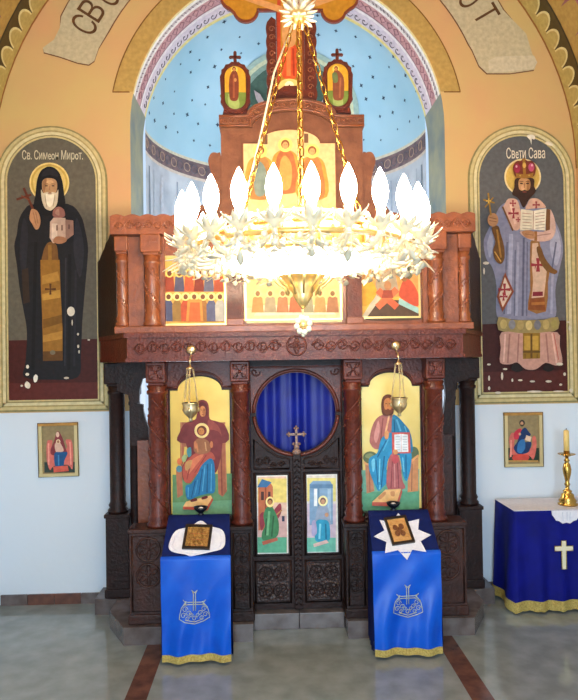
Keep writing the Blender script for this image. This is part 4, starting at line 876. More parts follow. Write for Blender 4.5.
picture('painting', fr_, W-.006, [
 (t4, '3c1614', [(55, 322), (505, 300), (505, 670), (55, 670)]), (t4, '4a1e1a', [(60, 560), (505, 550), (505, 670), (60, 670)]),
 (t3, 'dcc894', el(263, 235, 92, 92, 32)), (t3, 'c8a450', el(263, 235, 84, 84, 32)),
 (t3, '7e8096', smooth([(168, 368), (140, 398), (118, 450), (90, 500), (68, 560), (80, 640), (112, 690), (132, 780), (134, 930), (200, 945), (280, 950), (360, 945), (428, 930), (426, 800), (448, 690), (465, 610), (455, 530), (425, 455), (380, 395), (330, 355), (220, 350)], 4)),
 (t3, '9c9eb2', smooth([(120, 470), (95, 530), (85, 580), (100, 640), (120, 560), (130, 490)], 4)), (t3, '9a9cb0', smooth([(420, 470), (445, 530), (455, 600), (430, 680), (400, 600), (405, 520)], 4)), (t3, '5c5e74', ln(430, 560, 410, 690, 8)), (t3, '9a9cb2', ln(205, 520, 195, 920, 20)), (t3, '62647a', ln(185, 560, 170, 920, 9)), (t3, '585a70', ln(268, 540, 262, 930, 10)), (t3, '9496ac', ln(240, 560, 232, 930, 12)), (t3, '62647a', ln(225, 600, 220, 930, 6)), (t3, '9496ac', ln(412, 700, 405, 920, 12)), (t3, '5c5e74', ln(285, 560, 282, 930, 5)),
 (t3, '8c6234', smooth([(300, 560), (345, 555), (358, 640), (395, 700), (388, 760), (378, 908), (288, 900), (300, 800)], 2)), (t3, 'c4a68e', [(310, 568), (338, 565), (348, 640), (382, 710), (368, 835), (306, 842), (314, 760), (306, 650)]), (t3, '7c4420', [(300, 842), (370, 835), (376, 904), (288, 898)]), (t3, '9c6430', ln(305, 870, 372, 866, 14)), (t3, redc, cross4(337, 675, 34, 9)), (t3, redc, cross4(336, 680+5, 14, 14)), (t4, redc, cross4(340, 25, 34, 8)), (t4, '7a2430', [(312, 160), (362, 158), (362, 180), (310, 182)]),
 (t3, '6c4a24', smooth([(330, 590), (352, 588), (372, 640), (410, 690), (435, 705), (420, 722), (375, 700), (345, 650)], 3)),
 (t3, 'c49c88', smooth([(190, 345), (172, 372), (162, 392), (190, 450), (215, 500), (245, 495), (255, 440), (248, 395), (232, 350)], 3)), (t3, 'd8b8a4', ln(200, 370, 225, 470, 12)), (t3, 'c49c88', smooth([(300, 345), (285, 370), (276, 398), (330, 392), (376, 390), (364, 368), (336, 345)], 3)), (t3, redc, cross4(215, 418, 26, 7)), (t3, redc, cross4(212, 368, 16, 5)), (t3, redc, cross4(328, 376, 18, 5)), (t3, redc, cross4(238, 450, 12, 4)), (t3, '6e4a28', ln(160, 385, 212, 505, 8)),
 (t3, 'c4a294', smooth([(248, 508), (268, 536), (320, 556), (392, 554), (424, 510), (418, 440), (392, 398), (376, 500), (330, 510)], 3)), (t3, '9c7a70', ln(330, 530, 400, 520, 6)), (t3, '6c4828', [(372, 395), (398, 400), (396, 500), (376, 506)]), (t3, '8c5c30', [(318, 508), (332, 508), (332, 556), (318, 556)]),
 (t3, 'd2c8b0', [(252, 397), (314, 406), (312, 500), (246, 504)]), (t3, 'dcd4be', [(314, 406), (378, 394), (372, 504), (312, 500)]), (t3, '9a6c58', ln(314, 406, 312, 500, 3)),
 *[(t3, 'a87868' if k in (0, 3) else '948874', ln(258, 418+k*15, 304, 422+k*15, 3)) for k in range(6)], *[(t3, 'a87868' if k in (1, 3) else '948874', ln(322, 420+k*15, 368, 414+k*15, 3)) for k in range(6)],
 (t3, 'a87854', smooth([(255, 512), (275, 504), (310, 508), (322, 530), (312, 546), (280, 542), (262, 528)], 3)), (t3, '7e5638', ln(270, 522, 312, 528, 3)),
 (t3, '64431e', smooth([(104, 492), (136, 482), (148, 520), (165, 580), (168, 640), (150, 672), (120, 650), (112, 600), (122, 560)], 3)), (t3, '9c7030', ln(130, 500, 150, 640, 9)), (t3, 'b88c44', ln(118, 610, 150, 660, 6)),
 (t3, 'a87c56', smooth(el(110, 452, 27, 34), 1)), (t3, '7c5636', ln(92, 440, 128, 448, 4)), (t3, '7c5636', ln(92, 456, 128, 462, 4)),
 (t3, '8e6c26', ln(86, 318, 100, 430, 8)), (t3, '8e6c26', ln(62, 352, 118, 368, 8)), (t3, '8e6c26', ln(70, 390, 112, 340, 6)), (t3, 'c4a04c', cross4(88, 358, 12, 4)),
 (t3, '36221a', smooth([(226, 245), (216, 290), (205, 325), (235, 345), (262, 392), (290, 350), (322, 312), (314, 285), (308, 245)], 4)),
 (t3, 'b4885c', smooth([(236, 275), (242, 250), (265, 245), (290, 252), (296, 278), (288, 310), (266, 322), (244, 312)], 3)), (t3, 'ccA078'.lower(), el(258, 292, 9, 14)), (t3, '94683f', smooth([(280, 255), (294, 262), (290, 305), (278, 312)], 3)), (t3, '2c1a12', el(251, 272, 8, 3.2)), (t3, '2c1a12', el(281, 272, 8, 3.2)), (t3, '4c3020', ln(240, 264, 260, 262, 3)), (t3, '4c3020', ln(272, 262, 292, 264, 3)), (t3, '8c603c', ln(266, 270, 264, 295, 4)),
 (t3, '34201a', smooth([(235, 300), (250, 308), (266, 304), (282, 308), (297, 298), (292, 340), (275, 360), (260, 364), (242, 345)], 4)), (t3, '7c3c30', el(266, 314, 11, 3)),
 (t3, '6a2e20', smooth([(208, 205), (212, 178), (228, 160), (246, 160), (262, 146), (280, 160), (302, 160), (318, 178), (322, 205), (308, 240), (266, 246), (224, 242)], 4)), (t3, '8c2440', el(229, 197, 16, 22)), (t3, 'a84868', el(299, 192, 15, 21)), (t3, '8e6426', ln(262, 148, 266, 240, 14)), (t3, '8e6426', [(222, 222), (268, 228), (310, 220), (308, 242), (266, 248), (224, 244)]), (t3, 'c8a050', el(264, 182, 9, 14)), (t3, 'c89aa0', el(225, 188, 5, 6)), (t3, 'd8a8b4', el(302, 182, 5, 6)), (t3, 'b08a40', el(243, 234, 5, 4)), (t3, 'b08a40', el(288, 233, 5, 4)),
 (t4, '824228', [(168, 65), (212, 160), (155, 262), (128, 185)]), (t4, 'c8b4a0', [(167, 88), (200, 160), (156, 238), (138, 182)]), (t4, redc, cross4(165, 150, 30, 8)), (t4, redc, cross4(160, 185, 20, 6)),
 (t4, '8e7e50', smooth([(136, 285), (200, 300), (280, 302), (360, 300), (430, 286), (432, 345), (380, 362), (280, 368), (200, 362), (134, 350)], 2)), *[(t4, ('b09c60', '7c7c80', 'a08c58', 'c0ac70', '6c6c74', 'a8945c', '94884c')[k], el(160+k*42, 328-2*abs(k-3), 17, 24)) for k in range(7)],
 (t4, 'b48a7c', smooth([(150, 362), (146, 440), (142, 512), (190, 522), (228, 512), (268, 545), (320, 546), (368, 514), (420, 528), (452, 510), (438, 430), (426, 362), (280, 370)], 3)), (t4, '946a60', ln(190, 370, 180, 515, 8)), (t4, 'd0aa9a', ln(168, 370, 160, 510, 8)), (t4, '946a60', ln(235, 370, 228, 510, 7)), (t4, '946a60', ln(370, 368, 382, 512, 8)), (t4, 'd0aa9a', ln(400, 368, 422, 515, 8)), (t4, 'a8524a', ln(408, 366, 432, 500, 4)),
 (t4, '84641e', [(255, 366), (340, 366), (340, 492), (255, 495)]), (t4, 'b08c3a', rc(262, 380, 292, 450)), (t4, 'b08c3a', rc(302, 380, 332, 450)), (t4, '5c421a', rc(292, 370, 302, 490)), (t4, '5c421a', rc(255, 455, 340, 464)), (t4, '6c4c1c', ln(265, 470, 265, 492, 5)), (t4, '6c4c1c', ln(325, 470, 325, 490, 5)),
 (t4, '1a1414', smooth([(195, 545), (205, 522), (235, 522), (255, 548), (225, 560)], 3)), (t4, '1a1414', smooth([(352, 545), (368, 522), (395, 522), (408, 545), (380, 558)], 3)),
 (t3, 'd8d4c4', smooth([(272, 40), (292, 32), (314, 40), (310, 58), (298, 52), (296, 84), (290, 60)], 2)), (t3, 'd8d0bc', smooth([(362, 76), (380, 66), (405, 82), (392, 88)], 2)),
 *[(t4, 'c8c0ae', el(x, y, a, b, 7)) for x, y, a, b in ((436, 520, 18, 8), (486, 342, 6, 14), (478, 312, 9, 4), (85, 522, 10, 5), (130, 662, 16, 6), (460, 570, 7, 9), (165, 545, 12, 5), (150, 580, 6, 20), (240, 600, 12, 5), (300, 606, 14, 5), (380, 606, 16, 6), (440, 622, 8, 6), (85, 590, 5, 14), (70, 20, 16, 8), (60, 60, 5, 18), (310, 656, 40, 5), (430, 655, 30, 4), (200, 600, 5, 9), (490, 650, 8, 10), (85, 640, 6, 10))],
], world=[(paint('545658'), arch(1.988, .367, 1.690, 3.515))], thick=.004)
mb = MB(); letters('Свeти Сава', .125, at(524.5, 154, W), W-.026, R(.2), paint('dcd4c0'), mb, .001, fit=.335); mb.build('lettering', fr_)

# painted scroll with lettering over the arch
sc = thing('painted_scroll', (0, W, 4.45), 'pale painted scroll with brown lettering curving over the apse arch', 'wall painting')
SCRL, SCRD, LET = paint('b4aa8a'), paint('6e4a30'), paint('57381c')
def scroll_outline(d):
    r0, r1 = 1.705-d, 2.11+d
    L1 = [at(*p, W) for p in ((98.7, 48.4), (94.5, 61), (89, 64.8), (78, 63), (60, 56.8), (44, 52.5), (43, 48), (54, 40), (60, 28))]
    R1 = [at(*p, W) for p in ((526, 34), (532, 54), (537, 62), (534, 70), (510, 73.5), (487, 73.5), (479, 66), (472, 50))]
    if d: L1 = [(x*1.0+.0, z-d) for x, z in L1]; R1 = [(x-d*.5, z-d) for x, z in R1]
    return L1+arc(0, OC, r1, -64, 62, 40)+R1+arc(0, OC, r0, 66, -62, 40)
mb = MB()
mb.prism(scroll_outline(.010), W-.0035, W-.003, SCRD); mb.prism(scroll_outline(0), W-.0048, W-.0042, SCRL)
q = [at(*p, W) for p in ((488, 61), (496, 57), (520, 56), (534, 56), (537, 63), (533, 69), (505, 72), (489, 72))]
mb.prism(q, W-.0058, W-.0054, paint('bdb498')); q = [at(*p, W) for p in ((44, 46), (56, 40), (70, 44), (84, 52), (92, 60), (80, 60), (58, 54))]
mb.build('scroll', sc)
mb = MB()
for ch, (px, py), rot in (('С', (84.5, 25), 60), ('В', (92, 10.5), 57), ('О', (107.5, -4.5), 51), ('О', (470, -2), -52), ('Т', (486, 14.5), -60)):
    letters(ch, .30, at(px, py, W), W-.008, R(rot), LET, mb, .0006, fit=.125)
mb.build('lettering', sc)

# small framed icons on the white wall
def wallicon(cx, z0, z1, hw, tilt, label, layers, cz):
    t = thing('framed_icon', (cx, W, z0), label, 'picture', 'small framed icons on the white wall')
    FR = mat('pale_gilt_frame', (206, 190, 140), .4, .3); mb = MB(); d = .030
    mb.box(cx-hw, cx+hw, W-.028, W-.002, z1-d*.8, z1, paint('a87c3c')); mb.box(cx-hw, cx+hw, W-.028, W-.002, z0, z0+d*.8, FR); mb.box(cx-hw, cx-hw+d, W-.026, W-.002, z0+d*.8, z1-d*.8, FR); mb.box(cx+hw-d, cx+hw, W-.026, W-.002, z0+d*.8, z1-d*.8, FR)
    a, b = cx-hw, cx+hw; mb.tube([(a, W-.026, z0), (b, W-.026, z0), (b, W-.026, z1), (a, W-.026, z1)], .005, paint('6e5a3a'), 4, closed=True); mb.build('frame', t)
    a, b = cx-hw+d, cx+hw-d; picture('painting', t, W-.012, layers, world=[(paint('8a7a56'), [(a, z0+.024), (b, z0+.024), (b, z1-.024), (a, z1-.024)])], thick=.008)
    if tilt: t.rotation_euler = (0, tilt, 0)
ti = T(35, 415, 10); tj = T(495, 405, 10)
wallicon(-1.948, 1.055, 1.498, .163, R(-.8), 'small framed icon of a woman with child, left of the altar screen', [
    (ti, '2c3a34', rc(95, 470, 410, 575)), (ti, 'c8685c', smooth([(125, 270), (150, 250), (180, 260), (180, 340), (320, 340), (310, 255), (345, 245), (375, 270), (385, 400), (375, 545), (330, 500), (190, 510), (150, 550), (118, 430)], 3)), (ti, 'e09484', ln(140, 280, 140, 500, 14)), (ti, 'e09484', ln(355, 270, 362, 500, 14)),
    (ti, '7c3238', smooth([(160, 350), (200, 250), (222, 170), (250, 170), (285, 240), (310, 330), (320, 400), (180, 400)], 4)), (ti, 'd0a894', smooth([(205, 290), (235, 260), (265, 290), (290, 360), (225, 375), (205, 340)], 4)), (ti, 'd8b49c', el(233, 195, 17, 27)), (ti, 'e0c49c', el(238, 265, 22, 22)), (ti, '9c6a50', el(238, 266, 12, 14)),
    (ti, '1c4c7c', smooth([(205, 375), (260, 370), (330, 375), (300, 450), (285, 515), (240, 528), (205, 510), (195, 430)], 4)), (ti, '3a78a8', ln(240, 400, 240, 505, 14)), (ti, 'c85848', [(185, 515), (330, 505), (340, 560), (190, 572)])], 0)
wallicon(1.957, 1.055, 1.515, .166, R(.2), 'small framed icon of a seated man with a book, right of the altar screen', [
    (tj, '1e3428', rc(105, 430, 445, 565)), (tj, 'c46458', smooth([(140, 340), (165, 280), (200, 300), (200, 430), (360, 430), (370, 330), (400, 310), (415, 400), (385, 545), (330, 500), (170, 500), (145, 540), (150, 430)], 3)), (tj, 'dc9080', ln(160, 350, 158, 520, 12)),
    (tj, 'b83040', smooth([(195, 270), (240, 235), (265, 250), (250, 330), (200, 345), (185, 310)], 4)), (tj, '16305c', smooth([(265, 250), (300, 225), (330, 260), (355, 300), (300, 330), (290, 370), (360, 370), (345, 450), (315, 480), (230, 490), (185, 430), (220, 370), (245, 300)], 4)), (tj, '2c68a0', smooth([(235, 370), (290, 345), (300, 430), (260, 480), (220, 460)], 4)), (tj, '36302a', el(268, 180, 28, 32)), (tj, 'b88a68', el(266, 184, 15, 19)), (tj, '36281e', el(266, 205, 13, 10)), (tj, 'dcbca0', [(310, 300), (362, 318), (350, 368), (298, 350)]), (tj, 'c8a080', el(245, 290, 12, 14)),
    (tj, 'c04438', smooth([(180, 500), (330, 495), (320, 560), (190, 562)], 2)), (tj, 'b08a4a', rc(130, 552, 430, 566))], 0)

# ================================================================ lecterns
YF, YB, ZF, ZB = 4.30, 4.545, .685, .905     # slope from its front edge to a narrow ledge at the back
SA = math.atan2(ZB-ZF, YB-YF); SL = sqrt((ZB-ZF)**2+(YB-YF)**2)
def slope(x0, u, v, h=0): return (x0+u, YF+v*cos(SA)-h*sin(SA), ZF+v*sin(SA)+h*cos(SA))
def lectern(cx, sd, lab):
    hw = .228; L = thing('lectern', (cx, 4.42, 0), lab['stand'], 'lectern', 'cloth-covered lecterns')
    for a in (-1, 1):
        for y in (4.335, 4.535): mb = MB(); mb.box(cx+a*(hw-.05)-.018, cx+a*(hw-.05)+.018, y-.018, y+.018, .001, .66 if y < 4.4 else .86, WOODD); mb.build('leg', L)
    mb = MB(); pr = [(YF+.012, .62), (YF+.012, ZF-.012), (YB, ZB-.012), (YB+.028, ZB-.012), (YB+.028, .62)]
    vs = [(cx-hw+.012, y, z) for y, z in pr]+[(cx+hw-.012, y, z) for y, z in pr]
    mb.add(vs, [(0, 1, 2, 3, 4), (9, 8, 7, 6, 5)]+[(i, 5+i, 5+(i+1) % 5, (i+1) % 5) for i in range(5)], WOODD); mb.build('desk', L)
    # cover over desk and sides, its darkness mostly lighting in the colour
    c = thing('lectern_cover', (cx, 4.42, .02), lab['cover'], 'cloth', 'blue lectern cloths')
    mb = MB(); bw = .212; zb = .03
    nz = 16; vs = []
    prof = [(YF, ZF)]+[(YF+(YB-YF)*k/6, ZF+(ZB-ZF)*k/6) for k in range(1, 7)]+[(YB+.035, ZB)]
    wd = lambda y: hw-(hw-bw)*(y-YF)/(YB+.035-YF)
    top = []
    for j in range(9):
        u = -1+2*j/8; top += [(cx+u*wd(y), y, z+.001) for y, z in prof]
    m_ = len(prof); mb.add(top, [(j*m_+i, (j+1)*m_+i, (j+1)*m_+i+1, j*m_+i+1) for j in range(8) for i in range(m_-1)], NAVY, True)
    for a in (-1, 1):
        ys = [prof[0][0]+(prof[-1][0]-prof[0][0])*k/18 for k in range(19)]; vs = []
        for k, y in enumerate(ys):
            zt = min(ZB, ZF+(y-YF)/(YB-YF)*(ZB-ZF))+.001
            for q in range(6):
                z = zt+(zb-zt)*q/5; vs.append((cx+a*(wd(y)+(.003+.012*(q/5))*(.5+.5*sin(k*1.3+a))*(q > 0)), y, z))
        mb.add(vs, [(k*6+q, k*6+6+q, k*6+7+q, k*6+q+1) for k in range(18) for q in range(5)], NAVY, True)
    vs = []
    for j in range(9):
        u = -1+2*j/8
        for q in range(4): vs.append((cx+u*bw, YB+.036+.004*(q > 0), ZB+(zb-ZB)*q/3))
    mb.add(vs, [(4*j+q, 4*j+4+q, 4*j+5+q, 4*j+q+1) for j in range(8) for q in range(3)], NAVY, True)
    vs = []
    for j in range(9):
        u = -1+2*j/8
        for q in range(4): vs.append((cx+u*hw, YF-.001, ZF+(zb-ZF)*q/3))
    mb.add(vs, [(4*j+q, 4*j+4+q, 4*j+5+q, 4*j+q+1) for j in range(8) for q in range(3)], NAVY, True)
    mb.build('cover', c)
    # satin front cloth with embroidery and fringe
    s = thing('satin_front_cloth', (cx, 4.29, .05), lab['satin'], 'cloth', 'satin lectern front cloths')
    fw_ = hw+.004; zl = .055; nx, nz = 60, 40
    def dz(u, t):  # soft drapery of the satin
        return .014*t*sin(u*4.4+lab['ph'])+.011*t*t*sin(u*10+3*t+lab['ph'])+.010*sin(pi*t)*sin((u*.8+t*1.3)*6+lab['ph'])-.016*(t > .1)*0
    def fx(u, t): return cx+u*(fw_+lab['sp']*t)+lab['lean']*t
    mb = MB(); vs = []
    for j in range(nx+1):
        u = -1+2*j/nx
        vs.append((fx(u, 0), YF+.010, ZF+.0105))
        for q in range(nz+1):
            t = q/nz; vs.append((fx(u, t), YF-.010-.040*t+dz(u, t), ZF+.002+(zl-ZF)*t))
    r_ = nz+2; mb.add(vs, [(j*r_+q, (j+1)*r_+q, (j+1)*r_+q+1, j*r_+q+1) for j in range(nx) for q in range(nz+1)], SATIN, True)
    # the side turn of the cloth
    fp = mb.build('front_panel', s)
    mb = MB(); vs = []
    for j in range(nx+1):
        u = -1+2*j/nx
        for z, d in ((zl+.012, -.003), (zl-.012, -.005), (.022, -.008)): vs.append((fx(u, 1)+.003*sin(j*2.1)*(z < .03), YF-.050+dz(u, 1)+d, z))
    mb.add(vs, [(3*j+q, 3*j+3+q, 3*j+4+q, 3*j+q+1) for j in range(nx) for q in range(2)], FRINGE, True)
    mb.build('fringe', fp)
    # embroidered cross in a vine wreath
    def E3(x, z):
        t = (ZF-z)/(ZF-zl); u = (x-lab['lean']*t)/(fw_+lab['sp']*t); return (cx+x, YF-.010-.040*t+dz(u, t)-.0035, z)
    ex, ez = lab['em']; mb = MB(); r = .0032
    def tb_(pts, rr=r): mb.tube([E3(ex+a, ez+b) for a, b in pts], rr, EMBRO, 4)
    for q in (-.007, .007):
        tb_([(q*1.9, .088), (q, .07), (q, .02), (q, -.035)]); tb_([(-.062, .012+q*1.9), (-.045, .012+q), (.045, .012+q), (.062, .012+q*1.9)])
    tb_([(-.02, .094), (0, .078), (.02, .094)]); tb_([(-.075, .034), (-.055, .012), (-.072, -.004)]); tb_([(.075, .034), (.055, .012), (.072, -.004)])
    tb_([(-.055, .02), (-.085, -.015), (-.095, -.055), (-.098, -.085), (-.06, -.105), (0, -.122), (.06, -.105), (.098, -.085), (.095, -.055), (.085, -.015), (.055, .02)])
    tb_([(-.06, -.09), (0, -.108), (.06, -.09)])
    for x, z, rr in ((-.062, -.025, .020), (.062, -.025, .020), (-.072, -.062, .019), (.072, -.062, .019), (-.038, -.05, .018), (.038, -.05, .018), (-.045, -.083, .015), (.045, -.083, .015), (0, -.085, .018), (-.02, -.065, .014), (.02, -.065, .014)):
        tb_([(x+rr*(1-.07*j)*cos(.75*j), z+rr*(1-.07*j)*sin(.75*j)) for j in range(11)], .0026)
    mb.build('embroidery', fp)
    # doily
    d = thing('doily', slope(cx, lab['do'][0], lab['do'][1]), lab['doily'], 'doily', 'white doilies on the lecterns')
    mb = MB(); pts = lab['shape']; nn = len(pts)
    P = [slope(cx, a, b, .0035) for a, b in pts]; P2 = [slope(cx, a, b, .006) for a, b in pts]
    mb.flat(P2, WHITE, pts); mb.add(P+P2, [(i, (i+1) % nn, nn+(i+1) % nn, nn+i) for i in range(nn)], WHITE)
    cl = mb.build('cloth', d)
    mb = MB(); c0 = lab['do']; mb.tube([slope(cx, c0[0]+(a-c0[0])*.86, c0[1]+(b-c0[1])*.86, .0065) for a, b in pts], .0022, paint('d4d4de'), 4, closed=True)
    mb.tube([slope(cx, a, b, .006) for a, b in pts], .003, WHITE, 4, closed=True); mb.build('lace_edge', d)
    # icon lying on it
    t = thing('lying_icon', slope(cx, *lab['ic']), lab['icon'], 'icon', 'small framed icons on the lecterns')
    iu, iv = lab['ic']; ang = lab['tilt']; w2, h2 = lab['size']
    def I(a, b, h): ca, sa = cos(ang), sin(ang); return slope(cx, iu+a*ca-b*sa, iv+a*sa+b*ca, h)
    def ibox(mb, a0, a1, b0, b1, h0, h1, m):
        mb.add([I(a, b, h) for h in (h0, h1) for a, b in ((a0, b0), (a1, b0), (a1, b1), (a0, b1))], [(0, 3, 2, 1), (4, 5, 6, 7), (0, 1, 5, 4), (1, 2, 6, 5), (2, 3, 7, 6), (3, 0, 4, 7)], m)
    f_ = .017; mb = MB(); ibox(mb, -w2, w2, -h2, -h2+f_, .0065, .024, BLACK); ibox(mb, -w2, w2, h2-f_, h2, .0065, .024, BLACK); ibox(mb, -w2, -w2+f_, -h2+f_, h2-f_, .0065, .024, BLACK); ibox(mb, w2-f_, w2, -h2+f_, h2-f_, .0065, .024, BLACK); mb.build('frame', t)
    mb = MB(); ibox(mb, -w2+f_, w2-f_, -h2+f_, h2-f_, .007, .015, lab['metal'])
    rng = random.Random(5+sd)
    if sd < 0:
        for k in range(9):
            x, y = (-.034, 0, .034)[k % 3], (-.045, 0, .045)[k//3]; rr = .012
            mb.tube([I(x+rr*cos(2*pi*j/10)*1.1, y+rr*1.5*sin(2*pi*j/10), .016) for j in range(10)], .0035, lab['metal'], 5, closed=True)
            mb.tube([I(x, y-rr*1.2, .017), I(x+rng.uniform(-.004, .004), y+rr, .018)], .006, lab['metal'], 5)
            mb.tube([I(x-.014, y-.02, .016), I(x+.016, y-.021, .016)], .003, lab['metal2'], 4)
    else:
        for x, y in ((-.022, .022), (.022, .026), (-.02, -.025), (.018, -.028), (0, 0)):
            mb.tube([I(x+.013*cos(2*pi*j/10), y+.018*sin(2*pi*j/10), .016) for j in range(10)], .006, lab['metal2'], 5, closed=True)
            mb.tube([I(x, y-.02, .016), I(x, y+.012, .018)], .008, lab['metal2'], 5)
        mb.tube([I(-.048, -.06, .016), I(.048, -.06, .016), I(.048, .06, .016), I(-.048, .06, .016)], .004, lab['metal'], 4, closed=True)
    mb.build('relief', t)
    # dark bowl on the ledge
    b = thing('votive_bowl', (cx+lab['bowl'], YB+.022, ZB+.002), lab['bowllab'], 'bowl', 'dark votive bowls behind the lecterns')
    mb = MB(); mb.lathe([(.024, 0), (.026, .004), (.012, .010), (.028, .022), (.046, .040), (.050, .056), (.044, .054), (.024, .030), (0, .026)], (cx+lab['bowl'], YB+.022, ZB+.002), IRON, 20); mb.build('bowl', b)
    mb = MB(); mb.lathe([(.016, 0), (.018, .020), (.010, .026), (0, .027)], (cx+lab['bowl'], YB+.022, ZB+.029), WHITE, 14); mb.build('candle', b)
REPG = mat('gold_relief', (206, 164, 92), .35, .6, c2=(150, 104, 50), scale=60, bump=.6, bscale=120)
REPG2 = mat('red_gold_relief', (190, 122, 74), .4, .5)
ICNG = mat('gilt_icon_ground', (214, 172, 110), .4, .35, c2=(196, 146, 84), scale=40, bump=.3, bscale=90)
ICNB = mat('brown_painted_figures', (122, 72, 36), .5)
oct_ = smooth([(-.185, .10), (-.15, .205), (-.055, .235), (.015, .282), (.075, .238), (.165, .205), (.19, .13), (.175, .065), (.10, .040), (.02, .022), (-.035, .012), (-.07, .026), (-.16, .050)], 4)
star = []
for k in range(16):
    a = 2*pi*k/16+pi/2; r = .185 if k % 2 == 0 else .118; star.append((-.005+r*1.06*cos(a), .125+r*.98*sin(a)))
lectern(-.706, -1, dict(stand='wooden lectern under blue cloth, left of the royal doors', cover='dark blue cover over the slanted lectern left of the royal doors', satin='bright blue satin front cloth hanging on the left lectern', ph=.6, sp=-.006, lean=.005,
    em=(-.008, .385), doily='white rounded doily on the lectern left of the royal doors', do=(0, .12), shape=oct_, ic=(.004, .150), icon='black framed gold relief icon lying straight on the rounded doily', tilt=-.06, size=(.093, .094), metal=REPG, metal2=REPG2, bowl=.01, bowllab='small dark votive bowl at the back of the left lectern'))
lectern(.706, 1, dict(stand='wooden lectern under blue cloth, right of the royal doors', cover='dark blue cover over the slanted lectern right of the royal doors', satin='bright blue satin front cloth hanging on the right lectern', ph=2.4, sp=-.004, lean=-.003,
    em=(-.002, .385), doily='white star-shaped doily on the lectern right of the royal doors', do=(-.005, .12), shape=star, ic=(-.022, .165), icon='black framed pale gold icon lying askew on the star-shaped doily', tilt=.13, size=(.080, .108), metal=ICNG, metal2=ICNB, bowl=-.03, bowllab='small dark votive bowl at the back of the right lectern'))

# ================================================================ side table with cloth
TX0, TX1, TY0, TY1, TZ = 1.700, 2.462, 4.95, 5.37, .785
tb = thing('side_table', (2.08, 5.16, 0), 'side table by the right wall, hidden under a blue cloth', 'table')
mb = MB(); mb.box(TX0+.02, TX1-.02, TY0+.02, TY1-.005, TZ-.03, TZ-.004, WOODL, .003); mb.build('tabletop', tb)
for x in (TX0+.06, TX1-.06):
    for y in (TY0+.06, TY1-.05): mb = MB(); mb.box(x-.02, x+.02, y-.02, y+.02, .001, TZ-.031, WOODL); mb.build('leg', tb)
tc_ = thing('tablecloth', (2.08, 5.16, .05), 'deep blue tablecloth with gold fringe and a white cross, on the side table', 'tablecloth')
per = []  # perimeter of the hanging cloth: back left, front left, front right
for k in range(14): per.append((TX0, TY1-(TY1-TY0)*k/14, -1, 0))
for k in range(41): per.append((TX0+(TX1-TX0)*k/40, TY0, 0, -1))
def hang(i, t):
    x, y, nx, ny = per[i]; a = i*.62; f = (.012+.030*t)*(.5+.5*sin(a+.6*sin(a*.37)))*min(1, 2.5*t+.05)+.010*t
    return (x+nx*f-(.03*t if i == 14 else 0), y+ny*f-(.015*t if i == 14 else 0), TZ+(.062-TZ)*t)
NP = len(per); nz = 12; mb = MB()
mb.add([hang(i, q/nz) for i in range(NP) for q in range(nz+1)], [(i*(nz+1)+q, (i+1)*(nz+1)+q, (i+1)*(nz+1)+q+1, i*(nz+1)+q+1) for i in range(NP-1) for q in range(nz)], BLUECL, True)
mb.add([(TX0, TY0, TZ), (TX1, TY0, TZ), (TX1, TY1, TZ), (TX0, TY1, TZ)], [(0, 1, 2, 3)], BLUECL)
cb_ = mb.build('cloth', tc_)
mb = MB(); vs = []
for i in range(NP):
    for z, e in ((.095, .004), (.055, .006), (.018, .008)):
        x, y, zz = hang(i, 1.0 if z < .09 else .955); nx, ny = per[i][2:]; vs.append((x+nx*e, y+ny*e, z+.004*sin(i*1.7)*(z < .03)))
mb.add(vs, [(3*i+q, 3*i+3+q, 3*i+4+q, 3*i+q+1) for i in range(NP-1) for q in range(2)], FRINGE, True); mb.build('fringe', tc_)
mb = MB(); X = .0; CREAM = mat('cream_applique', (226, 220, 190), .6)
cxz = (2.066, .452)
for x0, x1, z0, z1 in ((-.018, .018, -.112, .108), (-.072, -.018, .030, .066), (.018, .072, .030, .066)):
    mb.box(cxz[0]+x0, cxz[0]+x1, TY0-.046, TY0-.040, cxz[1]+z0, cxz[1]+z1, CREAM)
mb.tube([(cxz[0]+a, TY0-.046, cxz[1]+b) for a, b in ((-.018, -.112), (.018, -.112), (.018, .030), (.072, .030), (.072, .066), (.018, .066), (.018, .108), (-.018, .108), (-.018, .066), (-.072, .066), (-.072, .030), (-.018, .030))], .004, FRINGE, 4, closed=True)
mb.build('cross_applique', tc_)
rn = thing('lace_cloth', (2.08, 5.16, TZ), 'white cloth over the side table top, with a scalloped lace point', 'cloth')
mb = MB(); mb.box(TX0-.004, TX1, TY0-.006, TY1, TZ+.001, TZ+.005, WHITE, .001); mb.build('top', rn)
mb = MB(); pt = [(1.985, TZ+.003)]
for k in range(13):
    a = pi*k/12; pt.append((2.10-.115*cos(a), TZ+.003-.095*sin(a)-.010*abs(sin(a*6))))
mb.prism(pt, TY0-.024, TY0-.019, WHITE)
for q in (-.03, .005, .03): mb.tube([(2.10+q, TY0-.026, TZ-.01), (2.10+q*.9, TY0-.026, TZ-.075)], .002, paint('b8bccc'), 4)
mb.build('lace_point', rn)
cs = thing('candlestick', (2.195, 5.10, TZ+.006), 'tall turned brass candlestick on the side table', 'candlestick')
mb = MB(); mb.lathe([(.075, 0), (.078, .012), (.062, .022), (.070, .035), (.050, .065), (.048, .085), (.030, .10), (.036, .112), (.018, .125), (.015, .15), (.024, .165), (.016, .18), (.018, .20), (.030, .25), (.034, .285), (.026, .325), (.014, .345), (.024, .355), (.014, .37), (.014, .385)], (2.195, 5.10, TZ+.006), BRASS, 24); mb.build('stem', cs)
mb = MB(); mb.lathe([(.014, 0), (.040, .014), (.066, .022), (.068, .028), (.044, .026), (.024, .03), (.024, .05), (.0, .05)], (2.195, 5.10, TZ+.39), BRASS, 24); mb.build('drip_pan', cs)
ca = thing('candle', (2.195, 5.10, TZ+.442), 'yellow wax candle standing in the brass candlestick', 'candle')
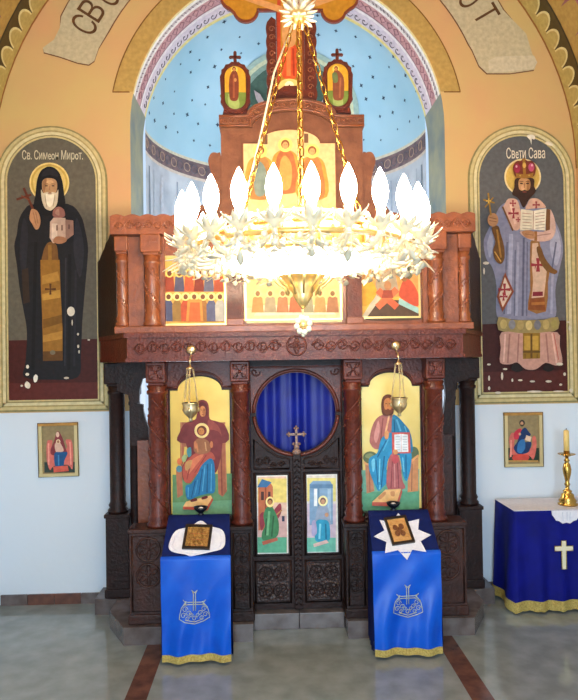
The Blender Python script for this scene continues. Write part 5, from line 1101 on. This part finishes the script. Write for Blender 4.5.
mb = MB(); mb.lathe([(.022, 0), (.022, .10), (.021, .158), (.014, .166), (.0, .165)], (2.195, 5.10, TZ+.442), CANDLE, 16); mb.build('wax', ca)
mb = MB(); mb.tube([(2.195, 5.10, TZ+.605), (2.197, 5.10, TZ+.622)], .003, BLACK, 5); mb.build('wick', ca)

# ================================================================ chandelier
HXc, HYc = -.040, 3.0
def ZC(x, y): return 0
ch = thing('chandelier', (HXc, HYc, 2.13), 'big gilt chandelier with a ring of lit candle bulbs hanging on chains', 'chandelier')
RB, RI, RD = .560, .285, .39           # bulbs, chain ring, drum
def pc(r, a, z): return (HXc+r*cos(a), HYc+r*sin(a), z)
for r, z, t in ((RI, 2.64, .010), (RB-.03, 2.50, .012), (RD+.012, 2.575, .010), (RD+.012, 2.472, .014)):
    mb = MB(); mb.tube([pc(r, 2*pi*k/64, z) for k in range(64)], t, GOLDM, 6, closed=True); mb.build('ring', ch)
mb = MB(); A = [pc(RD, 2*pi*k/64, 2.475) for k in range(64)]; B = [pc(RD, 2*pi*k/64, 2.575) for k in range(64)]
mb.add(A+B, [(k, (k+1) % 64, 64+(k+1) % 64, 64+k) for k in range(64)], GOLDM, True); dr = mb.build('drum', ch)
DRC = ['b0463c', '4a6a90', '7c5a34', 'a87440', '8c3c44', '5c7450']
for k in range(12):
    a = 2*pi*(k+.5)/12; mb = MB(); tn = Vector((-sin(a), cos(a), 0)); nr = Vector((cos(a), sin(a), 0)); c = Vector(pc(RD+.010, a, 2.522))
    def pp(u, v, h): return c+tn*u+Vector((0, 0, v))+nr*h
    q = [(-.055, -.048), (.055, -.048), (.055, .02)]+[(.055*cos(pi*j/8), .02+.035*sin(pi*j/8)) for j in range(1, 8)]+[(-.055, .02)]
    mb.flat([pp(u, v, .004) for u, v in q], paint('e4c888'), q)
    g = [(-.035, -.046), (-.026, 0), (0, .016), (.026, 0), (.035, -.046)]; mb.flat([pp(u, v, .006) for u, v in g], paint(DRC[k % 6]), g)
    e = el(0, .022, .015, .017, 12); mb.flat([pp(u, v, .007) for u, v in e], paint('f0dca0'), e); e = el(0, .021, .008, .011, 10); mb.flat([pp(u, v, .008) for u, v in e], paint('8a5a3a'), e)
    mb.tube([pp(u, v, .004) for u, v in q], .005, GOLDM, 4, closed=True)
    mb.build('icon_plaque', dr)
# lit bowl of frosted glass, gilt cone, drop and cross-flower below it
mb = MB(); mb.lathe([(.385, 0), (.37, -.022), (.32, -.046), (.24, -.066), (.15, -.078), (.07, -.085)], (HXc, HYc, 2.470), BOWLM, 48); mb.build('glass_bowl', ch)
mb = MB(); mb.lathe([(.115, 0), (.12, -.008), (.095, -.03), (.072, -.055), (.075, -.065), (.045, -.10), (.048, -.108), (.022, -.15), (.008, -.17)], (HXc, HYc, 2.405), GOLDM, 24)
for k in range(12):
    a = 2*pi*k/12; mb.tube([pc(.125, a, 2.400), pc(.135, a, 2.375), pc(.105, a, 2.345), pc(.085, a, 2.335), pc(.075, a, 2.30)], .009, GOLDM, 5, r2=.005)
mb.build('gilt_cone', ch)
mb = MB(); mb.tube([(HXc, HYc, 2.24), (HXc, HYc, 2.19)], .0025, GOLDM, 5)
for k in range(8):
    a = 2*pi*k/8+.2; mb.ball((HXc+.030*cos(a), HYc-.004, 2.158+.034*sin(a)), .015, WGOLD, 5)
mb.ball((HXc, HYc-.006, 2.158), .017, GOLDM, 6); mb.ball((HXc, HYc, 2.112), .010, WGOLD, 5); mb.build('flower_drop', ch)
# rim drops round the bowl
mb = MB()
for k in range(32):
    a = 2*pi*k/32; mb.tube([pc(RD+.015, a-.07, 2.470), pc(RD+.018, a-.04, 2.447), pc(RD+.018, a, 2.437), pc(RD+.018, a+.04, 2.447), pc(RD+.015, a+.07, 2.470)], .007, WGOLD, 5)
    mb.ball(pc(RD+.018, a, 2.430), .010, WGOLD, 4, sz=1.3)
mb.build('rim_garland', ch)
NB = 24
def leafpts(c, d, up, L, w, curl):
    """a pointed, curling leaf as a small solid"""
    c, d, up = Vector(c), Vector(d).normalized(), Vector(up).normalized(); s = d.cross(up); rows = []
    for j in range(5):
        t = j/4; p = c+d*(L*t)+up*(curl*L*t*t); ww = w*(sin(pi*(.12+.80*t)))*(1 if j < 4 else .15)
        rows.append((p-s*ww, p-up*(.12*w), p+s*ww, p+up*(.18*w)))
    vs = [v for r in rows for v in r]; fs = []
    for j in range(4):
        for q in range(4): fs.append((4*j+q, 4*j+(q+1) % 4, 4*j+4+(q+1) % 4, 4*j+4+q))
    fs += [(3, 2, 1, 0), (16, 17, 18, 19)]
    return vs, fs
rg = random.Random(11)
for k in range(NB):
    a = 2*pi*(k+.06)/NB; e = Vector((cos(a), sin(a), 0)); tn = Vector((-sin(a), cos(a), 0)); c = Vector(pc(RB, a, 2.535))
    mb = MB()
    mb.tube([pc(RD+.01, a, 2.49), pc(.43, a, 2.450), pc(.48, a, 2.445), pc(.525, a, 2.465), pc(RB-.005, a, 2.49), pc(RB, a, 2.53)], .012, WGOLD, 6)
    mb.tube([pc(RD+.01, a, 2.57), pc(.43, a, 2.595), pc(.475, a, 2.59), pc(.495, a, 2.56), pc(.475, a, 2.53), pc(.455, a, 2.545)], .009, WGOLD, 6)
    ar = mb.build('arm', ch)
    mb = MB(); mb.lathe([(.010, -.03), (.022, -.012), (.040, .0), (.045, .008), (.018, .010), (.017, .050), (.020, .055), (.0, .055)], tuple(c), WGOLD, 14)
    cup = mb.build('candle_cup', ar)
    mb = MB()
    for j in range(9):      # spray of leaves round the cup
        b = 2*pi*j/9+.2; d = Vector((cos(b), sin(b), rg.uniform(.15, .5))); mb.add(*leafpts(c+Vector((.018*cos(b), .018*sin(b), -.008)), d, (0, 0, 1), rg.uniform(.055, .075), .018, rg.uniform(.1, .5)), WGOLD, True)
    for j in range(8):     # hanging foliage and buds under the cup
        b = 2*pi*j/8; d = Vector((cos(b)*.9, sin(b)*.9, -rg.uniform(.2, .9))); mb.add(*leafpts(c+Vector((.02*cos(b), .02*sin(b), -.05-.028*(j % 3))), d, (0, 0, 1), rg.uniform(.05, .085), .020, rg.uniform(-.1, .5)), WGOLD, True)
    for j in range(5):
        bp_ = c+e*rg.uniform(-.09, .04)+tn*rg.uniform(-.07, .07)+Vector((0, 0, -rg.uniform(.04, .13)))
        mb.ball(bp_, .014, WGOLD, 4); mb.tube([c+Vector((0, 0, -.02)), (c+bp_)/2+e*.01, bp_], .003, WGOLD, 4)
    mb.build('leaf_spray', ar)
    mb = MB(); mb.lathe([(.013, 0), (.022, .018), (.031, .048), (.033, .074), (.028, .105), (.017, .135), (.007, .156), (.001, .166)], tuple(c+Vector((0, 0, .056))), BULBM, 14); mb.build('candle_bulb', ar)  # bulb built oversize so that its shape takes in the glare
# chains to the pierced hub, and the hub's own chain to the vault
HZ = 3.60
for k in range(4):
    mb = MB(); a = 2*pi*k/4+R(-2); chain(mb, pc(.03, a, HZ-.02), pc(RI, a, 2.645), BRASS, .062, .0036, .012); mb.build('suspension_chain', ch)
mb = MB(); mb.tube([pc(.02, 2.9, HZ), pc(.12, 3.0, 3.36), pc(.19, 3.05, 3.05), pc(.24, 3.1, 2.85), pc(.32, 3.1, 2.62)], .005, mat('pale_cord', (220, 205, 170), .6), 6)
mb.tube([pc(.015, -1.3, HZ), pc(.02, -1.3, 3.0), pc(.02, -1.3, 2.42)], .006, GOLDM, 6); mb.build('lamp_cord', ch)
mb = MB(); mb.ball((HXc, HYc, HZ+.03), .042, GOLDM, 8, sz=1.1)
for k in range(10):
    b = 2*pi*k/10
    for ze in (-.5, .05, .6): mb.add(*leafpts((HXc+.03*cos(b), HYc+.03*sin(b), HZ+.03+ze*.04), (cos(b), sin(b), ze), (0, 0, 1), .062, .018, .2), WGOLD, True)
mb.build('leafy_hub', ch)
mb = MB(); zt = ZS+sqrt(RV**2-HXc**2)
chain(mb, (HXc, HYc, HZ+.07), (HXc, HYc, zt-.02), GOLDM, .07, .005, .015); mb.lathe([(.07, 0), (.06, -.02), (.02, -.04), (.012, -.07)], (HXc, HYc, zt-.008), GOLDM, 16); mb.build('ceiling_chain', ch)
